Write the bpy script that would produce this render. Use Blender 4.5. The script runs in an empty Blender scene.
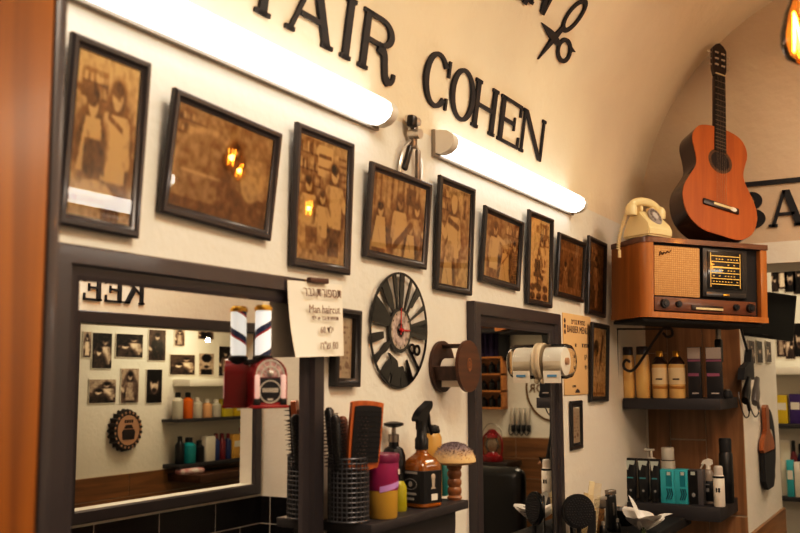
import bpy, bmesh, math, random
import numpy as np
from math import sin, cos, pi, radians, degrees, atan2, sqrt, hypot
from mathutils import Vector, Matrix
S = bpy.context.scene
COL = S.collection
rnd = random.Random(7)
# ---------------------------------------------------------------- camera geometry (solved from the photograph)
F = 965.0; YAW = radians(29.365); PIT = radians(6.65); ROL = radians(-.27)
D = 1.3; EYE = 1.5            # camera distance from the left wall, camera height
CAM = Vector((0, -D, EYE))
FW = Vector((cos(YAW)*cos(PIT), sin(YAW)*cos(PIT), sin(PIT)))
_r = FW.cross(Vector((0, 0, 1))).normalized(); _u = _r.cross(FW)
RT = cos(ROL)*_r + sin(ROL)*_u
UP = -sin(ROL)*_r + cos(ROL)*_u
def ray(px, py): return FW + RT*((px-400)/F) - UP*((py-266.5)/F)
def on_y(px, py, y=0.0):
    d = ray(px, py); return CAM + d*((y-CAM.y)/d.y)
def on_x(px, py, x):
    d = ray(px, py); return CAM + d*((x-CAM.x)/d.x)
def on_z(px, py, z):
    d = ray(px, py); return CAM + d*((z-CAM.z)/d.z)
def mir(px, py, y, m=-.012):      # seen in a wall mirror: the real point on the plane y
    p = on_y(px, py, 2*m-y); return Vector((p.x, y, p.z))
WX = 4.765                        # the end wall with the tiled pier
R_V = 1.19; Z_V = 2.22            # radius and springing height of the barrel vault
WY = -2.38                        # opposite wall
def vault(px, py):                # x, angle on the vault
    d = ray(px, py); cy = CAM.y+R_V; cz = CAM.z-Z_V
    a = d.y**2+d.z**2; b = 2*(cy*d.y+cz*d.z); c = cy*cy+cz*cz-R_V*R_V
    t = (-b+sqrt(b*b-4*a*c))/2/a; q = CAM+d*t
    return q.x, atan2(q.z-Z_V, q.y+R_V)
def vpt(x, a, off=0.0):
    r = R_V-off; return Vector((x, -R_V+r*cos(a), Z_V+r*sin(a)))
# ---------------------------------------------------------------- materials
def lin(c):
    return tuple((v/12.92 if v <= .04045 else ((v+.055)/1.055)**2.4) for v in [q/255 for q in c])
MATS = {}
def nodes(name):
    m = bpy.data.materials.new(name); m.use_nodes = True
    nt = m.node_tree; return m, nt, nt.nodes['Principled BSDF']
def pset(b, **k):
    for n, v in k.items():
        b.inputs[n.replace('_', ' ')].default_value = v
def mat(name, rgb, rough=.5, metal=0.0, var=.12, scale=8.0, bump=0.0, bscale=60.0, coat=0.0, stretch=(1, 1, 1), rgb2=None, spec=.5, emit=None, estr=0.0, detail=4.0):
    """Procedural surface: a noise blends two tones, optional bump."""
    if name in MATS: return MATS[name]
    m, nt, b = nodes(name); L = nt.links
    tc = nt.nodes.new('ShaderNodeTexCoord'); mp = nt.nodes.new('ShaderNodeMapping')
    mp.inputs['Scale'].default_value = stretch; L.new(tc.outputs['Object'], mp.inputs['Vector'])
    nz = nt.nodes.new('ShaderNodeTexNoise'); nz.inputs['Scale'].default_value = scale; nz.inputs['Detail'].default_value = detail
    L.new(mp.outputs[0], nz.inputs['Vector'])
    rp = nt.nodes.new('ShaderNodeValToRGB')
    c1 = lin(rgb); c2 = lin(rgb2) if rgb2 else tuple(v*(1-var) for v in c1)
    rp.color_ramp.elements[0].color = (*c2, 1); rp.color_ramp.elements[1].color = (*c1, 1)
    rp.color_ramp.elements[0].position = .32; rp.color_ramp.elements[1].position = .68
    L.new(nz.outputs['Fac'], rp.inputs[0]); L.new(rp.outputs[0], b.inputs['Base Color'])
    pset(b, Roughness=rough, Metallic=metal, Coat_Weight=coat, Specular_IOR_Level=spec)
    b.inputs['Coat Roughness'].default_value = .08
    if bump:
        n2 = nt.nodes.new('ShaderNodeTexNoise'); n2.inputs['Scale'].default_value = bscale; n2.inputs['Detail'].default_value = 5
        L.new(mp.outputs[0], n2.inputs['Vector'])
        bp = nt.nodes.new('ShaderNodeBump'); bp.inputs['Strength'].default_value = bump; bp.inputs['Distance'].default_value = .01
        L.new(n2.outputs['Fac'], bp.inputs['Height']); L.new(bp.outputs[0], b.inputs['Normal'])
    if emit:
        b.inputs['Emission Color'].default_value = (*lin(emit), 1); b.inputs['Emission Strength'].default_value = estr
    MATS[name] = m; return m
def wood(name, c1, c2, axis='Z', scale=3.0, rough=.4, coat=0.0, var=1.0):
    if name in MATS: return MATS[name]
    m, nt, b = nodes(name); L = nt.links
    tc = nt.nodes.new('ShaderNodeTexCoord'); mp = nt.nodes.new('ShaderNodeMapping')
    st = {'X': (.6, 9, 9), 'Y': (9, .6, 9), 'Z': (9, 9, .6)}[axis]
    mp.inputs['Scale'].default_value = st; L.new(tc.outputs['Object'], mp.inputs['Vector'])
    nz = nt.nodes.new('ShaderNodeTexNoise'); nz.inputs['Scale'].default_value = scale; nz.inputs['Detail'].default_value = 6
    nz.inputs['Distortion'].default_value = 1.2
    L.new(mp.outputs[0], nz.inputs['Vector'])
    rp = nt.nodes.new('ShaderNodeValToRGB'); e = rp.color_ramp.elements
    e[0].position = .3; e[1].position = .7; e[0].color = (*lin(c2), 1); e[1].color = (*lin(c1), 1)
    L.new(nz.outputs['Fac'], rp.inputs[0]); L.new(rp.outputs[0], b.inputs['Base Color'])
    pset(b, Roughness=rough, Coat_Weight=coat); b.inputs['Coat Roughness'].default_value = .12
    MATS[name] = m; return m
def painted(name, rough=.6):
    """Colour stored per vertex by the painter below."""
    if name in MATS: return MATS[name]
    m, nt, b = nodes(name)
    a = nt.nodes.new('ShaderNodeVertexColor'); a.layer_name = 'Col'
    nt.links.new(a.outputs['Color'], b.inputs['Base Color']); pset(b, Roughness=rough, Specular_IOR_Level=.25)
    MATS[name] = m; return m
def glassy(name, tint=(255, 255, 255), trans=.9, rough=.02, fres=1.45):
    """Thin clear pane or wall: lets light straight through, reflects by angle."""
    if name in MATS: return MATS[name]
    m, nt, b = nodes(name); L = nt.links; nt.nodes.remove(b)
    out = nt.nodes['Material Output']
    t = nt.nodes.new('ShaderNodeBsdfTransparent'); t.inputs['Color'].default_value = (*lin(tint), 1)
    d = nt.nodes.new('ShaderNodeBsdfPrincipled'); d.inputs['Base Color'].default_value = (*lin(tint), 1); d.inputs['Roughness'].default_value = .3
    g = nt.nodes.new('ShaderNodeBsdfGlossy'); g.inputs['Roughness'].default_value = rough
    f = nt.nodes.new('ShaderNodeFresnel'); f.inputs['IOR'].default_value = fres
    m1 = nt.nodes.new('ShaderNodeMixShader'); m1.inputs[0].default_value = trans
    L.new(d.outputs[0], m1.inputs[1]); L.new(t.outputs[0], m1.inputs[2])
    m2 = nt.nodes.new('ShaderNodeMixShader'); L.new(f.outputs[0], m2.inputs[0])
    L.new(m1.outputs[0], m2.inputs[1]); L.new(g.outputs[0], m2.inputs[2])
    L.new(m2.outputs[0], out.inputs['Surface'])
    MATS[name] = m; return m
def emitter(name, rgb, strength):
    if name in MATS: return MATS[name]
    m, nt, b = nodes(name)
    pset(b, Roughness=.4); b.inputs['Base Color'].default_value = (.8, .8, .8, 1)
    nz = nt.nodes.new('ShaderNodeTexNoise'); nz.inputs['Scale'].default_value = 2
    rp = nt.nodes.new('ShaderNodeValToRGB'); c = lin(rgb)
    rp.color_ramp.elements[0].color = (*[v*.96 for v in c], 1); rp.color_ramp.elements[1].color = (*c, 1)
    nt.links.new(nz.outputs['Fac'], rp.inputs[0]); nt.links.new(rp.outputs[0], b.inputs['Emission Color'])
    b.inputs['Emission Strength'].default_value = strength
    MATS[name] = m; return m
# ---------------------------------------------------------------- objects
def root(name, label, cat, loc=(0, 0, 0), rot=(0, 0, 0), group=None):
    o = bpy.data.objects.new(name, None); COL.objects.link(o); o.empty_display_size = .05
    o.location = loc; o.rotation_euler = rot
    o['label'] = label; o['category'] = cat
    if group: o['group'] = group
    return o
def tag(o, label, cat, group=None):
    o['label'] = label; o['category'] = cat
    if group: o['group'] = group
    return o
def structure(o): o['kind'] = 'structure'; return o
def put(o, loc, rot=(0, 0, 0)): o.location = loc; o.rotation_euler = rot; return o
def twin(src, loc, rot=None, label=None, scale=None):
    """A copy of a thing with copies of its parts and sub-parts."""
    def rec(o, par):
        c = o.copy(); COL.objects.link(c); c.parent = par
        for ch in o.children: rec(ch, c)
        return c
    c = rec(src, None); c.location = loc
    if rot is not None: c.rotation_euler = rot
    if label: c['label'] = label
    if scale: c.scale = scale
    return c
class MB:
    """Collects shapes into one mesh."""
    def __init__(s): s.bm = bmesh.new(); s.M = Matrix.Identity(4)
    def at(s, loc=(0, 0, 0), rot=(0, 0, 0), sc=(1, 1, 1)):
        from mathutils import Euler
        s.M = Matrix.Translation(loc) @ Euler(rot).to_matrix().to_4x4() @ Matrix.Diagonal((*sc, 1)); return s
    def v(s, p): return s.bm.verts.new(s.M @ Vector(p))
    def f(s, vs):
        try: return s.bm.faces.new(vs)
        except ValueError: return None
    def box(s, c, d, bev=0.0, seg=2, taper=1.0):
        x, y, z = c; a, b, h = d[0]/2, d[1]/2, d[2]/2
        vs = [s.v((x+i*a*(taper if k > 0 else 1), y+j*b*(taper if k > 0 else 1), z+k*h)) for k in (-1, 1) for i, j in ((-1, -1), (1, -1), (1, 1), (-1, 1))]
        fs = [s.f([vs[q] for q in t]) for t in ((3, 2, 1, 0), (4, 5, 6, 7), (0, 1, 5, 4), (1, 2, 6, 5), (2, 3, 7, 6), (3, 0, 4, 7))]
        if bev:
            es = list({e for f in fs for e in f.edges})
            bmesh.ops.bevel(s.bm, geom=es, offset=bev, segments=seg, profile=.5, affect='EDGES')
        return s
    def lathe(s, prof, seg=24, c=(0, 0, 0), squash=1.0, a0=0.0):
        """prof: (radius, z) pairs bottom to top, about the local Z axis."""
        rings = []
        for r, z in prof:
            if r < 1e-6: rings.append([s.v((c[0], c[1], c[2]+z))])
            else: rings.append([s.v((c[0]+r*cos(a0+2*pi*i/seg), c[1]+squash*r*sin(a0+2*pi*i/seg), c[2]+z)) for i in range(seg)])
        for A, B in zip(rings, rings[1:]):
            if len(A) == 1 and len(B) == 1: continue
            for i in range(seg):
                j = (i+1) % seg
                if len(A) == 1: s.f([A[0], B[j], B[i]])
                elif len(B) == 1: s.f([A[i], A[j], B[0]])
                else: s.f([A[i], A[j], B[j], B[i]])
        if len(rings[0]) > 1: s.f(rings[0][::-1])
        if len(rings[-1]) > 1: s.f(rings[-1])
        return s
    def cyl(s, p0, p1, r0, r1=None, seg=14):
        return s.tube([p0, p1], [r0, r0 if r1 is None else r1], seg)
    def tube(s, pts, r, seg=8, closed=False):
        pts = [Vector(p) for p in pts]; n = len(pts)
        rs = r if isinstance(r, (list, tuple)) else [r]*n
        rings = []; nrm = None
        for i, p in enumerate(pts):
            if closed: t = pts[(i+1) % n]-pts[i-1]
            else: t = pts[min(i+1, n-1)]-pts[max(i-1, 0)]
            t.normalize()
            if nrm is None:
                nrm = t.orthogonal().normalized()
            else:
                nrm = (nrm-t*nrm.dot(t));
                nrm = nrm.normalized() if nrm.length > 1e-6 else t.orthogonal().normalized()
            b = t.cross(nrm)
            rings.append([s.v(p+(nrm*cos(2*pi*k/seg)+b*sin(2*pi*k/seg))*rs[i]) for k in range(seg)])
        pairs = list(zip(rings, rings[1:]))+([(rings[-1], rings[0])] if closed else [])
        for A, B in pairs:
            for k in range(seg): s.f([A[k], A[(k+1) % seg], B[(k+1) % seg], B[k]])
        if not closed: s.f(rings[0][::-1]); s.f(rings[-1])
        return s
    def prism(s, poly, y0, y1):
        """Closed outline in local x,z extruded along y (y0 is the front)."""
        A = [s.v((x, y0, z)) for x, z in poly]; B = [s.v((x, y1, z)) for x, z in poly]; n = len(poly)
        s.f(A); s.f(B[::-1])
        for i in range(n): s.f([A[i], B[i], B[(i+1) % n], A[(i+1) % n]])
        return s
    def band(s, outer, inner, y0, y1, closed=True):
        """Ring between two outlines of equal count, extruded along y."""
        n = len(outer); q = range(n if closed else n-1)
        O0 = [s.v((x, y0, z)) for x, z in outer]; I0 = [s.v((x, y0, z)) for x, z in inner]
        O1 = [s.v((x, y1, z)) for x, z in outer]; I1 = [s.v((x, y1, z)) for x, z in inner]
        for i in q:
            j = (i+1) % n
            s.f([O0[i], O0[j], I0[j], I0[i]]); s.f([O1[j], O1[i], I1[i], I1[j]])
            s.f([O0[j], O0[i], O1[i], O1[j]]); s.f([I0[i], I0[j], I1[j], I1[i]])
        if not closed:
            s.f([O0[0], I0[0], I1[0], O1[0]]); s.f([O0[-1], O1[-1], I1[-1], I0[-1]])
        return s
    def ball(s, c, r, seg=16, rings=10):
        rx, ry, rz = (r, r, r) if not isinstance(r, (tuple, list)) else r
        R = [[s.v((c[0], c[1], c[2]-rz))]]
        for i in range(1, rings):
            t = pi*i/rings
            R.append([s.v((c[0]+rx*sin(t)*cos(2*pi*k/seg), c[1]+ry*sin(t)*sin(2*pi*k/seg), c[2]-rz*cos(t))) for k in range(seg)])
        R.append([s.v((c[0], c[1], c[2]+rz))])
        for A, B in zip(R, R[1:]):
            for k in range(seg):
                j = (k+1) % seg
                if len(A) == 1: s.f([A[0], B[j], B[k]])
                elif len(B) == 1: s.f([A[k], A[j], B[0]])
                else: s.f([A[k], A[j], B[j], B[k]])
        return s
    def frame(s, w, h, prof, kz=1.0):
        """Mitred rectangular frame; prof: (inset, y) loop of the bar's section; w, h outer size, centred at x=0, z=0."""
        loops = []
        for ins, y in prof:
            a, b = w/2-ins, h/2-ins*kz
            loops.append([s.v((x, y, z)) for x, z in ((-a, -b), (a, -b), (a, b), (-a, b))])
        n = len(loops)
        for i in range(n):
            A, B = loops[i], loops[(i+1) % n]
            for k in range(4): s.f([A[k], A[(k+1) % 4], B[(k+1) % 4], B[k]])
        return s
    def build(s, name, m, parent=None, smooth=True, ang=38, recalc=True):
        bmesh.ops.remove_doubles(s.bm, verts=s.bm.verts, dist=1e-6)
        if recalc and len(s.bm.faces) > 1: bmesh.ops.recalc_face_normals(s.bm, faces=s.bm.faces)
        if smooth:
            for f in s.bm.faces: f.smooth = True
            for e in s.bm.edges:
                if len(e.link_faces) == 2:
                    e.smooth = e.calc_face_angle(0) < radians(ang)
        me = bpy.data.meshes.new(name); s.bm.to_mesh(me); s.bm.free()
        me.materials.append(m)
        o = bpy.data.objects.new(name, me); COL.objects.link(o)
        if parent: o.parent = parent
        return o
def grid_sheet(name, m, img, w, h, parent=None, fn=None):
    """A sheet in local x,z coloured from a small painted array (rows from the top)."""
    H, Wd = img.shape[:2]
    vs = []; cols = []
    for j in range(H):
        for i in range(Wd):
            x = -w/2+w*i/(Wd-1); z = h/2-h*j/(H-1)
            vs.append((x, fn(i/(Wd-1), j/(H-1)) if fn else 0, z)); cols.extend((*img[j, i][:3], 1.0))
    fs = [(j*Wd+i, (j+1)*Wd+i, (j+1)*Wd+i+1, j*Wd+i+1) for j in range(H-1) for i in range(Wd-1)]
    me = bpy.data.meshes.new(name); me.from_pydata(vs, [], fs)
    a = me.color_attributes.new('Col', 'FLOAT_COLOR', 'POINT'); a.data.foreach_set('color', cols)
    me.materials.append(m); o = bpy.data.objects.new(name, me); COL.objects.link(o)
    if parent: o.parent = parent
    return o
def flip(s):
    import re
    return re.sub(r'\d+', lambda m: m.group()[::-1], s[::-1])      # right-to-left words, digits kept in order
def text(body, size, m, parent, loc, rot=(pi/2, 0, 0), name='lettering', align='CENTER', ext=.0004, sx=1.0, rtl=False):
    c = bpy.data.curves.new('t', 'FONT'); c.body = flip(body) if rtl else body; c.size = size; c.align_x = align; c.extrude = ext; c.resolution_u = 2
    o = bpy.data.objects.new('t', c); COL.objects.link(o)
    me = bpy.data.meshes.new_from_object(o.evaluated_get(bpy.context.evaluated_depsgraph_get()))
    bpy.data.objects.remove(o); bpy.data.curves.remove(c)
    me.name = name; me.materials.clear(); me.materials.append(m)
    t = bpy.data.objects.new(name, me); COL.objects.link(t); t.parent = parent
    t.location = loc; t.rotation_euler = rot; t.scale = (sx, 1, 1)
    return t
def arc(cx, cz, rx, rz, a0, a1, n=16):
    return [(cx+rx*cos(radians(a0+(a1-a0)*i/n)), cz+rz*sin(radians(a0+(a1-a0)*i/n))) for i in range(n+1)]
def catmull(pts, n=6, closed=False):
    P = [Vector(p) for p in pts]; N = len(P); out = []
    for i in range(N if closed else N-1):
        p0 = P[i-1] if (closed or i > 0) else P[0]; p1 = P[i]; p2 = P[(i+1) % N]; p3 = P[(i+2) % N] if (closed or i+2 < N) else P[-1]
        for k in range(n):
            t = k/n
            out.append(.5*((2*p1)+(p2-p0)*t+(2*p0-5*p1+4*p2-p3)*t*t+(3*p1-p0-3*p2+p3)*t**3))
    if not closed: out.append(P[-1])
    return out
# ---------------------------------------------------------------- slab-serif capitals, height 1
def glyph(mb, ch, w, y0, y1, T=.175, t=.08, sf=.07, so=.06):
    """T thick stroke, t thin stroke, sf serif thickness, so serif overhang (all for cap height 1)."""
    R = lambda a, b, c, d: mb.prism([(a, c), (b, c), (b, d), (a, d)], y0, y1)
    def stem(x, T=T, top=True, bot=True, o=so):
        R(x, x+T, 0, 1)
        if bot: R(x-o, x+T+o, 0, sf)
        if top: R(x-o, x+T+o, 1-sf, 1)
    def bar(xa, za, xb, zb, hw): mb.prism([(xa-hw, za), (xa+hw, za), (xb+hw, zb), (xb-hw, zb)], y0, y1)
    def ring(cx, cz, ro, rz, a0=0, a1=360, T=T, t=t):
        n = 36; full = a1-a0 >= 360
        A = [radians(a0+(a1-a0)*i/n) for i in range(n if full else n+1)]
        O = [(cx+ro*cos(a), cz+rz*sin(a)) for a in A]; I = [(cx+(ro-T)*cos(a), cz+(rz-t)*sin(a)) for a in A]
        mb.band(O, I, y0, y1, full)
    if ch == 'I': stem((w-T)/2)
    elif ch == 'H':
        stem(so); stem(w-so-T); R(so+T, w-so-T, .46, .46+t)
    elif ch == 'E':
        stem(so); R(so, w, 0, sf); R(so, w, 1-sf, 1); R(w-.07, w, 0, .27); R(w-.07, w, .73, 1)
        R(so+T, w*.74, .47, .47+t); R(w*.74-.06, w*.74, .36, .66)
    elif ch == 'N':
        q = .09
        stem(so, q, True, True); stem(w-so-q, q, True, False)
        mb.prism([(so, 1), (so+T*1.1, 1), (w-so, 0), (w-so-T*1.1, 0)], y0, y1)
    elif ch == 'A':
        c = w/2
        bar(so+.04, 0, c-.04, 1, .045); bar(w-so-.09, 0, c+.0, 1, .1)
        R(w*.26, w*.72, .3, .3+t)
        R(-.01, .22, 0, sf); R(w-.3, w+.01, 0, sf)
    elif ch == 'R':
        stem(so); ring(w*.52, .745, w*.4, .255, -90, 90); R(so+T, w*.53, 1-t, 1); R(so+T, w*.53, .49, .49+t)
        P = [(w*.5, .5), (w*.68, .42), (w*.74, .22), (w*.8, .03), (w*.93, -.02), (w*1.02, .06), (w*1.03, .16)]
        C = catmull([Vector((a, b, 0)) for a, b in P], 5); n = len(C)
        O, I = [], []
        for i, p in enumerate(C):
            tg = (C[min(i+1, n-1)]-C[max(i-1, 0)]).normalized(); nn = Vector((-tg.y, tg.x, 0)); hw = .085 if i < n*.6 else .05
            O.append((p.x+nn.x*hw, p.y+nn.y*hw)); I.append((p.x-nn.x*hw, p.y-nn.y*hw))
        mb.band(O, I, y0, y1, False)
    elif ch == 'Y':
        c = w/2
        R(c-T/2, c+T/2, 0, .5); R(c-T/2-.09, c+T/2+.09, 0, sf)
        bar(c-.04, .42, .12, 1, .09); bar(c+.03, .42, w-.12, 1, .05); R(-.02, .3, 1-sf, 1); R(w-.28, w+.02, 1-sf, 1)
    elif ch == 'O': ring(w/2, .5, w/2, .53)
    elif ch in 'CG':
        ring(w/2, .5, w/2, .53, 38, 322)
        R(w-.09, w-.01, .66, .98)
        if ch == 'C':
            R(w-.09, w-.01, .02, .25)
        else:
            R(w-.2, w-.2+T, 0, .42); R(w-.34, w+.06, .38, .38+sf)
    elif ch == 'K':
        stem(so); bar(so+T, .42, w-.14, 1, .045); mb.prism([(w*.42, .58), (w*.56, .74), (w-.02, 0), (w-.26, 0)], y0, y1)
        R(w-.3, w+.03, 0, sf); R(w-.28, w+.02, 1-sf, 1)
    elif ch == 'B':
        stem(so); ring(w*.5, .755, w*.38, .245, -90, 90); ring(w*.5, .265, w*.46, .265, -90, 90)
        R(so+T, w*.52, 1-t, 1); R(so+T, w*.52, 0, t); R(so+T, w*.52, .46, .46+t)
    return mb
# ================================================================ setting
PLASTER = mat('cream_plaster', (230, 225, 213), .85, var=.05, scale=3, bump=.25, bscale=35)
VAULTM = mat('vault_plaster', (240, 224, 198), .9, var=.2, scale=1.1, bump=.5, bscale=22)  # broad darker noise paints shadow patches into the vault colour
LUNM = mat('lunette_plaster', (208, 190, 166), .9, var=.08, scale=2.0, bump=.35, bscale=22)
WOODTILE = wood('wood_look_tile', (170, 126, 84), (128, 92, 58), 'Z', 2.2, .45)
WOODTILEX = wood('wood_look_tile_across', (150, 104, 56), (104, 70, 36), 'Y', 2.2, .45)
WOODTILEN = wood('wood_look_tile_long', (150, 104, 56), (104, 70, 36), 'X', 2.2, .45)
GROUT = mat('pale_grout', (190, 172, 148), .9)
WHITEGROUT = mat('white_grout', (215, 210, 200), .9)
BLACKTILE = mat('black_wall_tile', (24, 21, 22), .22, var=.2, scale=5)
FLOORM = mat('grey_floor_tile', (104, 94, 86), .5, var=.2, scale=4)
def wall_box(name, a, b, m, kind=True):
    c = [(p+q)/2 for p, q in zip(a, b)]; d = [abs(q-p) for p, q in zip(a, b)]
    o = MB().box((0, 0, 0), d).build(name, m, smooth=False); o.location = c
    return structure(o) if kind else o
X0 = -1.5
wall_box('wall_left', (X0, 0, 0), (WX, .12, Z_V), PLASTER)
wall_box('floor', (X0, -3.7, -.1), (7.7, .8, 0), FLOORM)
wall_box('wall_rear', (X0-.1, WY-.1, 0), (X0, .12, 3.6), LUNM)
mb = MB(); n = 40
A = [mb.v(vpt(X0, pi*i/n)) for i in range(n+1)]; B = [mb.v(vpt(WX, pi*i/n)) for i in range(n+1)]
for i in range(n): mb.f([A[i], B[i], B[i+1], A[i+1]])
structure(mb.build('ceiling_vault', VAULTM, ang=60))
# end wall: pier, deep header and jambs round the opening
JY = -.457; JX = 5.83; RY = -2.1; HZ = 2.03
wall_box('wall_back_pier', (WX+.012, JY, 0), (JX, .12, HZ+.1), PLASTER)
wall_box('wall_back_right', (WX, WY-.1, 0), (JX, RY, HZ+.1), PLASTER)
wall_box('wall_back_header', (WX, RY, HZ), (WX+.42, JY, HZ+.1), PLASTER)
mb = MB(); mb.prism([(0, HZ+.1)]+[(-.0-0, Z_V)]+[(-(-R_V+R_V*cos(pi*i/40)), Z_V+R_V*sin(pi*i/40)) for i in range(1, 40)]+[(-WY, Z_V), (-WY, HZ+.1)], 0, .3)
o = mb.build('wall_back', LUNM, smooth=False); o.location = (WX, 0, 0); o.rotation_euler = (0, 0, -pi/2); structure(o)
# wood-look tile cladding on the pier
mb = MB(); cols = [(-.004, -.113, [(0, .62), (.62, 1.62), (1.62, 2.12)]), (-.117, -.281, [(0, 1.203), (1.207, 2.12)]), (-.285, -.455, [(0, .858), (.862, 1.86), (1.864, 2.12)])]
for ya, yb, zs in cols:
    for za, zb in zs: mb.box((0, (ya+yb)/2, (za+zb)/2), (.008, abs(ya-yb), zb-za-.004), .0008, 1)
o = mb.build('wall_back_tiles', WOODTILE); o.location = (WX+.006, 0, 0); structure(o)
wall_box('wall_back_grout', (WX+.006, JY+.001, 0), (WX+.0125, -.001, HZ+.095), GROUT)
wall_box('trim_1', (WX-.004, -.010, 0), (WX+.006, -.0005, HZ+.09), PLASTER)
# timber skirting along the passage jamb
mb = MB().box(((WX+JX)/2, JY-.008, .39), (JX-WX, .016, .78), .002)
structure(mb.build('baseboard_passage', WOODTILEN))
# room beyond the opening
EX = 7.5
wall_box('wall_end', (EX, -2.35, 0), (EX+.1, .7, 2.9), PLASTER)
wall_box('wall_beyond_left', (JX, .6, 0), (EX, .7, 2.9), PLASTER)
wall_box('wall_beyond_right', (JX, -2.40, 0), (EX, -2.30, 2.9), PLASTER)
wall_box('wall_beyond_front', (JX-.02, .12, 0), (JX, .7, 2.9), PLASTER)
wall_box('ceiling_beyond', (WX+.3, -2.4, 2.9), (EX+.1, .7, 3.0), PLASTER)
wall_box('wall_beyond_above', (WX+.42, -2.4, HZ+.1), (WX+.47, .7, 2.9), PLASTER)
mb = MB()
for r_ in range(6):
    z0 = .03+r_*.165; off = (r_ % 2)*.45
    for k in range(-1, 4):
        ya = -2.3+k*.9+off; a, b = max(-2.3, ya), min(-1.0, ya+.894)
        if b > a: mb.box((EX-.006, (a+b)/2, z0+.08), (.01, b-a, .159), .001, 1)
structure(mb.build('wall_end_cladding', WOODTILEX))
wall_box('wall_end_grout', (EX-.006, -2.3, 0), (EX, -1.0, 1.022), GROUT)
# opposite wall with the pass-through into an alcove
OX0, OX1, OZ0, OZ1 = 3.30, 4.69, .88, 1.78
wall_box('wall_right', (X0, WY-.1, 0), (OX0, WY, Z_V), PLASTER)
wall_box('wall_right_below', (OX0, WY-.1, 0), (OX1, WY, OZ0), PLASTER)
wall_box('wall_right_above', (OX0, WY-.1, OZ1), (OX1, WY, Z_V), PLASTER)
wall_box('wall_right_end', (OX1, WY-.1, 0), (WX, WY, Z_V), PLASTER)
FRAMEM = mat('grey_brown_frame', (60, 54, 56), .36, var=.15, scale=6, coat=.15)
mb = MB(); mb.frame(OX1-OX0+.10, OZ1-OZ0+.12, [(0, 0), (0, -.02), (.006, -.026), (.055, -.026), (.062, -.018), (.062, .0)])
o = mb.build('window_1', FRAMEM); o.location = ((OX0+OX1)/2, WY, (OZ0+OZ1)/2); o.rotation_euler = (0, 0, pi); structure(o)
mb = MB(); zt = .805
for r_ in range(5):
    z1 = zt-r_*.162
    for k in range(-3, 9):
        xa = 1.2+k*.45+(r_ % 2)*.22; xb = xa+.444
        xa, xb = max(xa, -.2), min(xb, WX-.005)
        if xb > xa: mb.box(((xa+xb)/2, WY+.004, z1-.079), (xb-xa, .008, .156), .001, 1)
    for ya, yb in ((WY+.008, WY+.075), (WY+.081, RY-.006)):
        mb.box((WX-.004, (ya+yb)/2, z1-.079), (.008, yb-ya, .156), .001, 1)
structure(mb.build('trim_2', BLACKTILE))
wall_box('trim_3', (-.2, WY, 0), (WX, WY+.005, zt+.004), WHITEGROUT)
wall_box('trim_4', (WX-.005, WY, 0), (WX, RY, zt+.004), WHITEGROUT)
# alcove
NY = -3.5
wall_box('wall_alcove', (2.9, NY-.1, 0), (6.6, NY, 2.7), PLASTER)
wall_box('wall_alcove_left', (2.9, NY, 0), (3.0, WY-.1, 2.7), PLASTER)
wall_box('wall_alcove_right', (6.5, NY, 0), (6.6, WY-.1, 2.7), PLASTER)
wall_box('ceiling_alcove', (2.9, NY-.1, 2.3), (6.6, WY-.1, 2.4), PLASTER)
mb = MB()
for r_ in range(6):
    for k in range(-1, 5):
        xa = 3.0+k*.9+(r_ % 2)*.4; a, b = max(3.0, xa), min(6.5, xa+.894)
        if b > a: mb.box(((a+b)/2, NY+.006, .885-r_*.15-.073), (b-a, .01, .144), .001, 1)
structure(mb.build('wall_alcove_cladding', WOODTILEN))
wall_box('wall_alcove_grout', (3.0, NY, 0), (6.5, NY+.006, .887), GROUT)
# ---------------------------------------------------------------- lights
TUBE = emitter('tube_diffuser_glow', (255, 248, 236), 4.6)
ALU = mat('grey_fitting', (150, 142, 132), .4, .4, var=.08)
CAPM = mat('white_plastic_cap', (226, 220, 208), .4, var=.04)
TUBE2 = emitter('tube_diffuser_glow_far', (255, 249, 238), 13.0)
def tube_light(label, x0, x1, z, rotz, y, group, glow=None):
    L = x1-x0
    t = root('tube_light', label, 'light', ((x0+x1)/2, y, z), (0, 0, rotz), group)
    prof = [(-.012, .002), (-.03, -.002), (-.052, .004), (-.068, .016), (-.075, .034), (-.070, .052), (-.052, .066), (-.03, .071), (-.012, .071)]
    def sweep(a, b):
        m = MB(); A = [m.v((a, p, q)) for p, q in prof]; B = [m.v((b, p, q)) for p, q in prof]; k = len(prof)
        for i in range(k): m.f([A[i], A[(i+1) % k], B[(i+1) % k], B[i]])
        m.f(A[::-1]); m.f(B); return m
    sweep(-L/2+.035, L/2-.035).build('diffuser', glow or TUBE, t)
    sweep(-L/2, -L/2+.035).build('end_cap', CAPM, t); sweep(L/2-.035, L/2).build('end_cap', CAPM, t)
    MB().box((0, -.007, .034), (L+.004, .013, .082), .002).build('base_tray', ALU, t)
    return t
tube_light('long white tube light over the first framed pictures, below YAIR letters', .95, 2.175, 2.168, 0, 0, 'tube lights along the picture wall')
tube_light('long white tube light below COHEN letters, beside the hanging clippers', 2.505, 3.735, 2.166, 0, 0, 'tube lights along the picture wall')

tube_light('tube light on the opposite wall, a bright streak in the first picture glass', 2.56, 3.78, 2.10, pi, WY, 'tube lights on the opposite wall', TUBE2)
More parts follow.
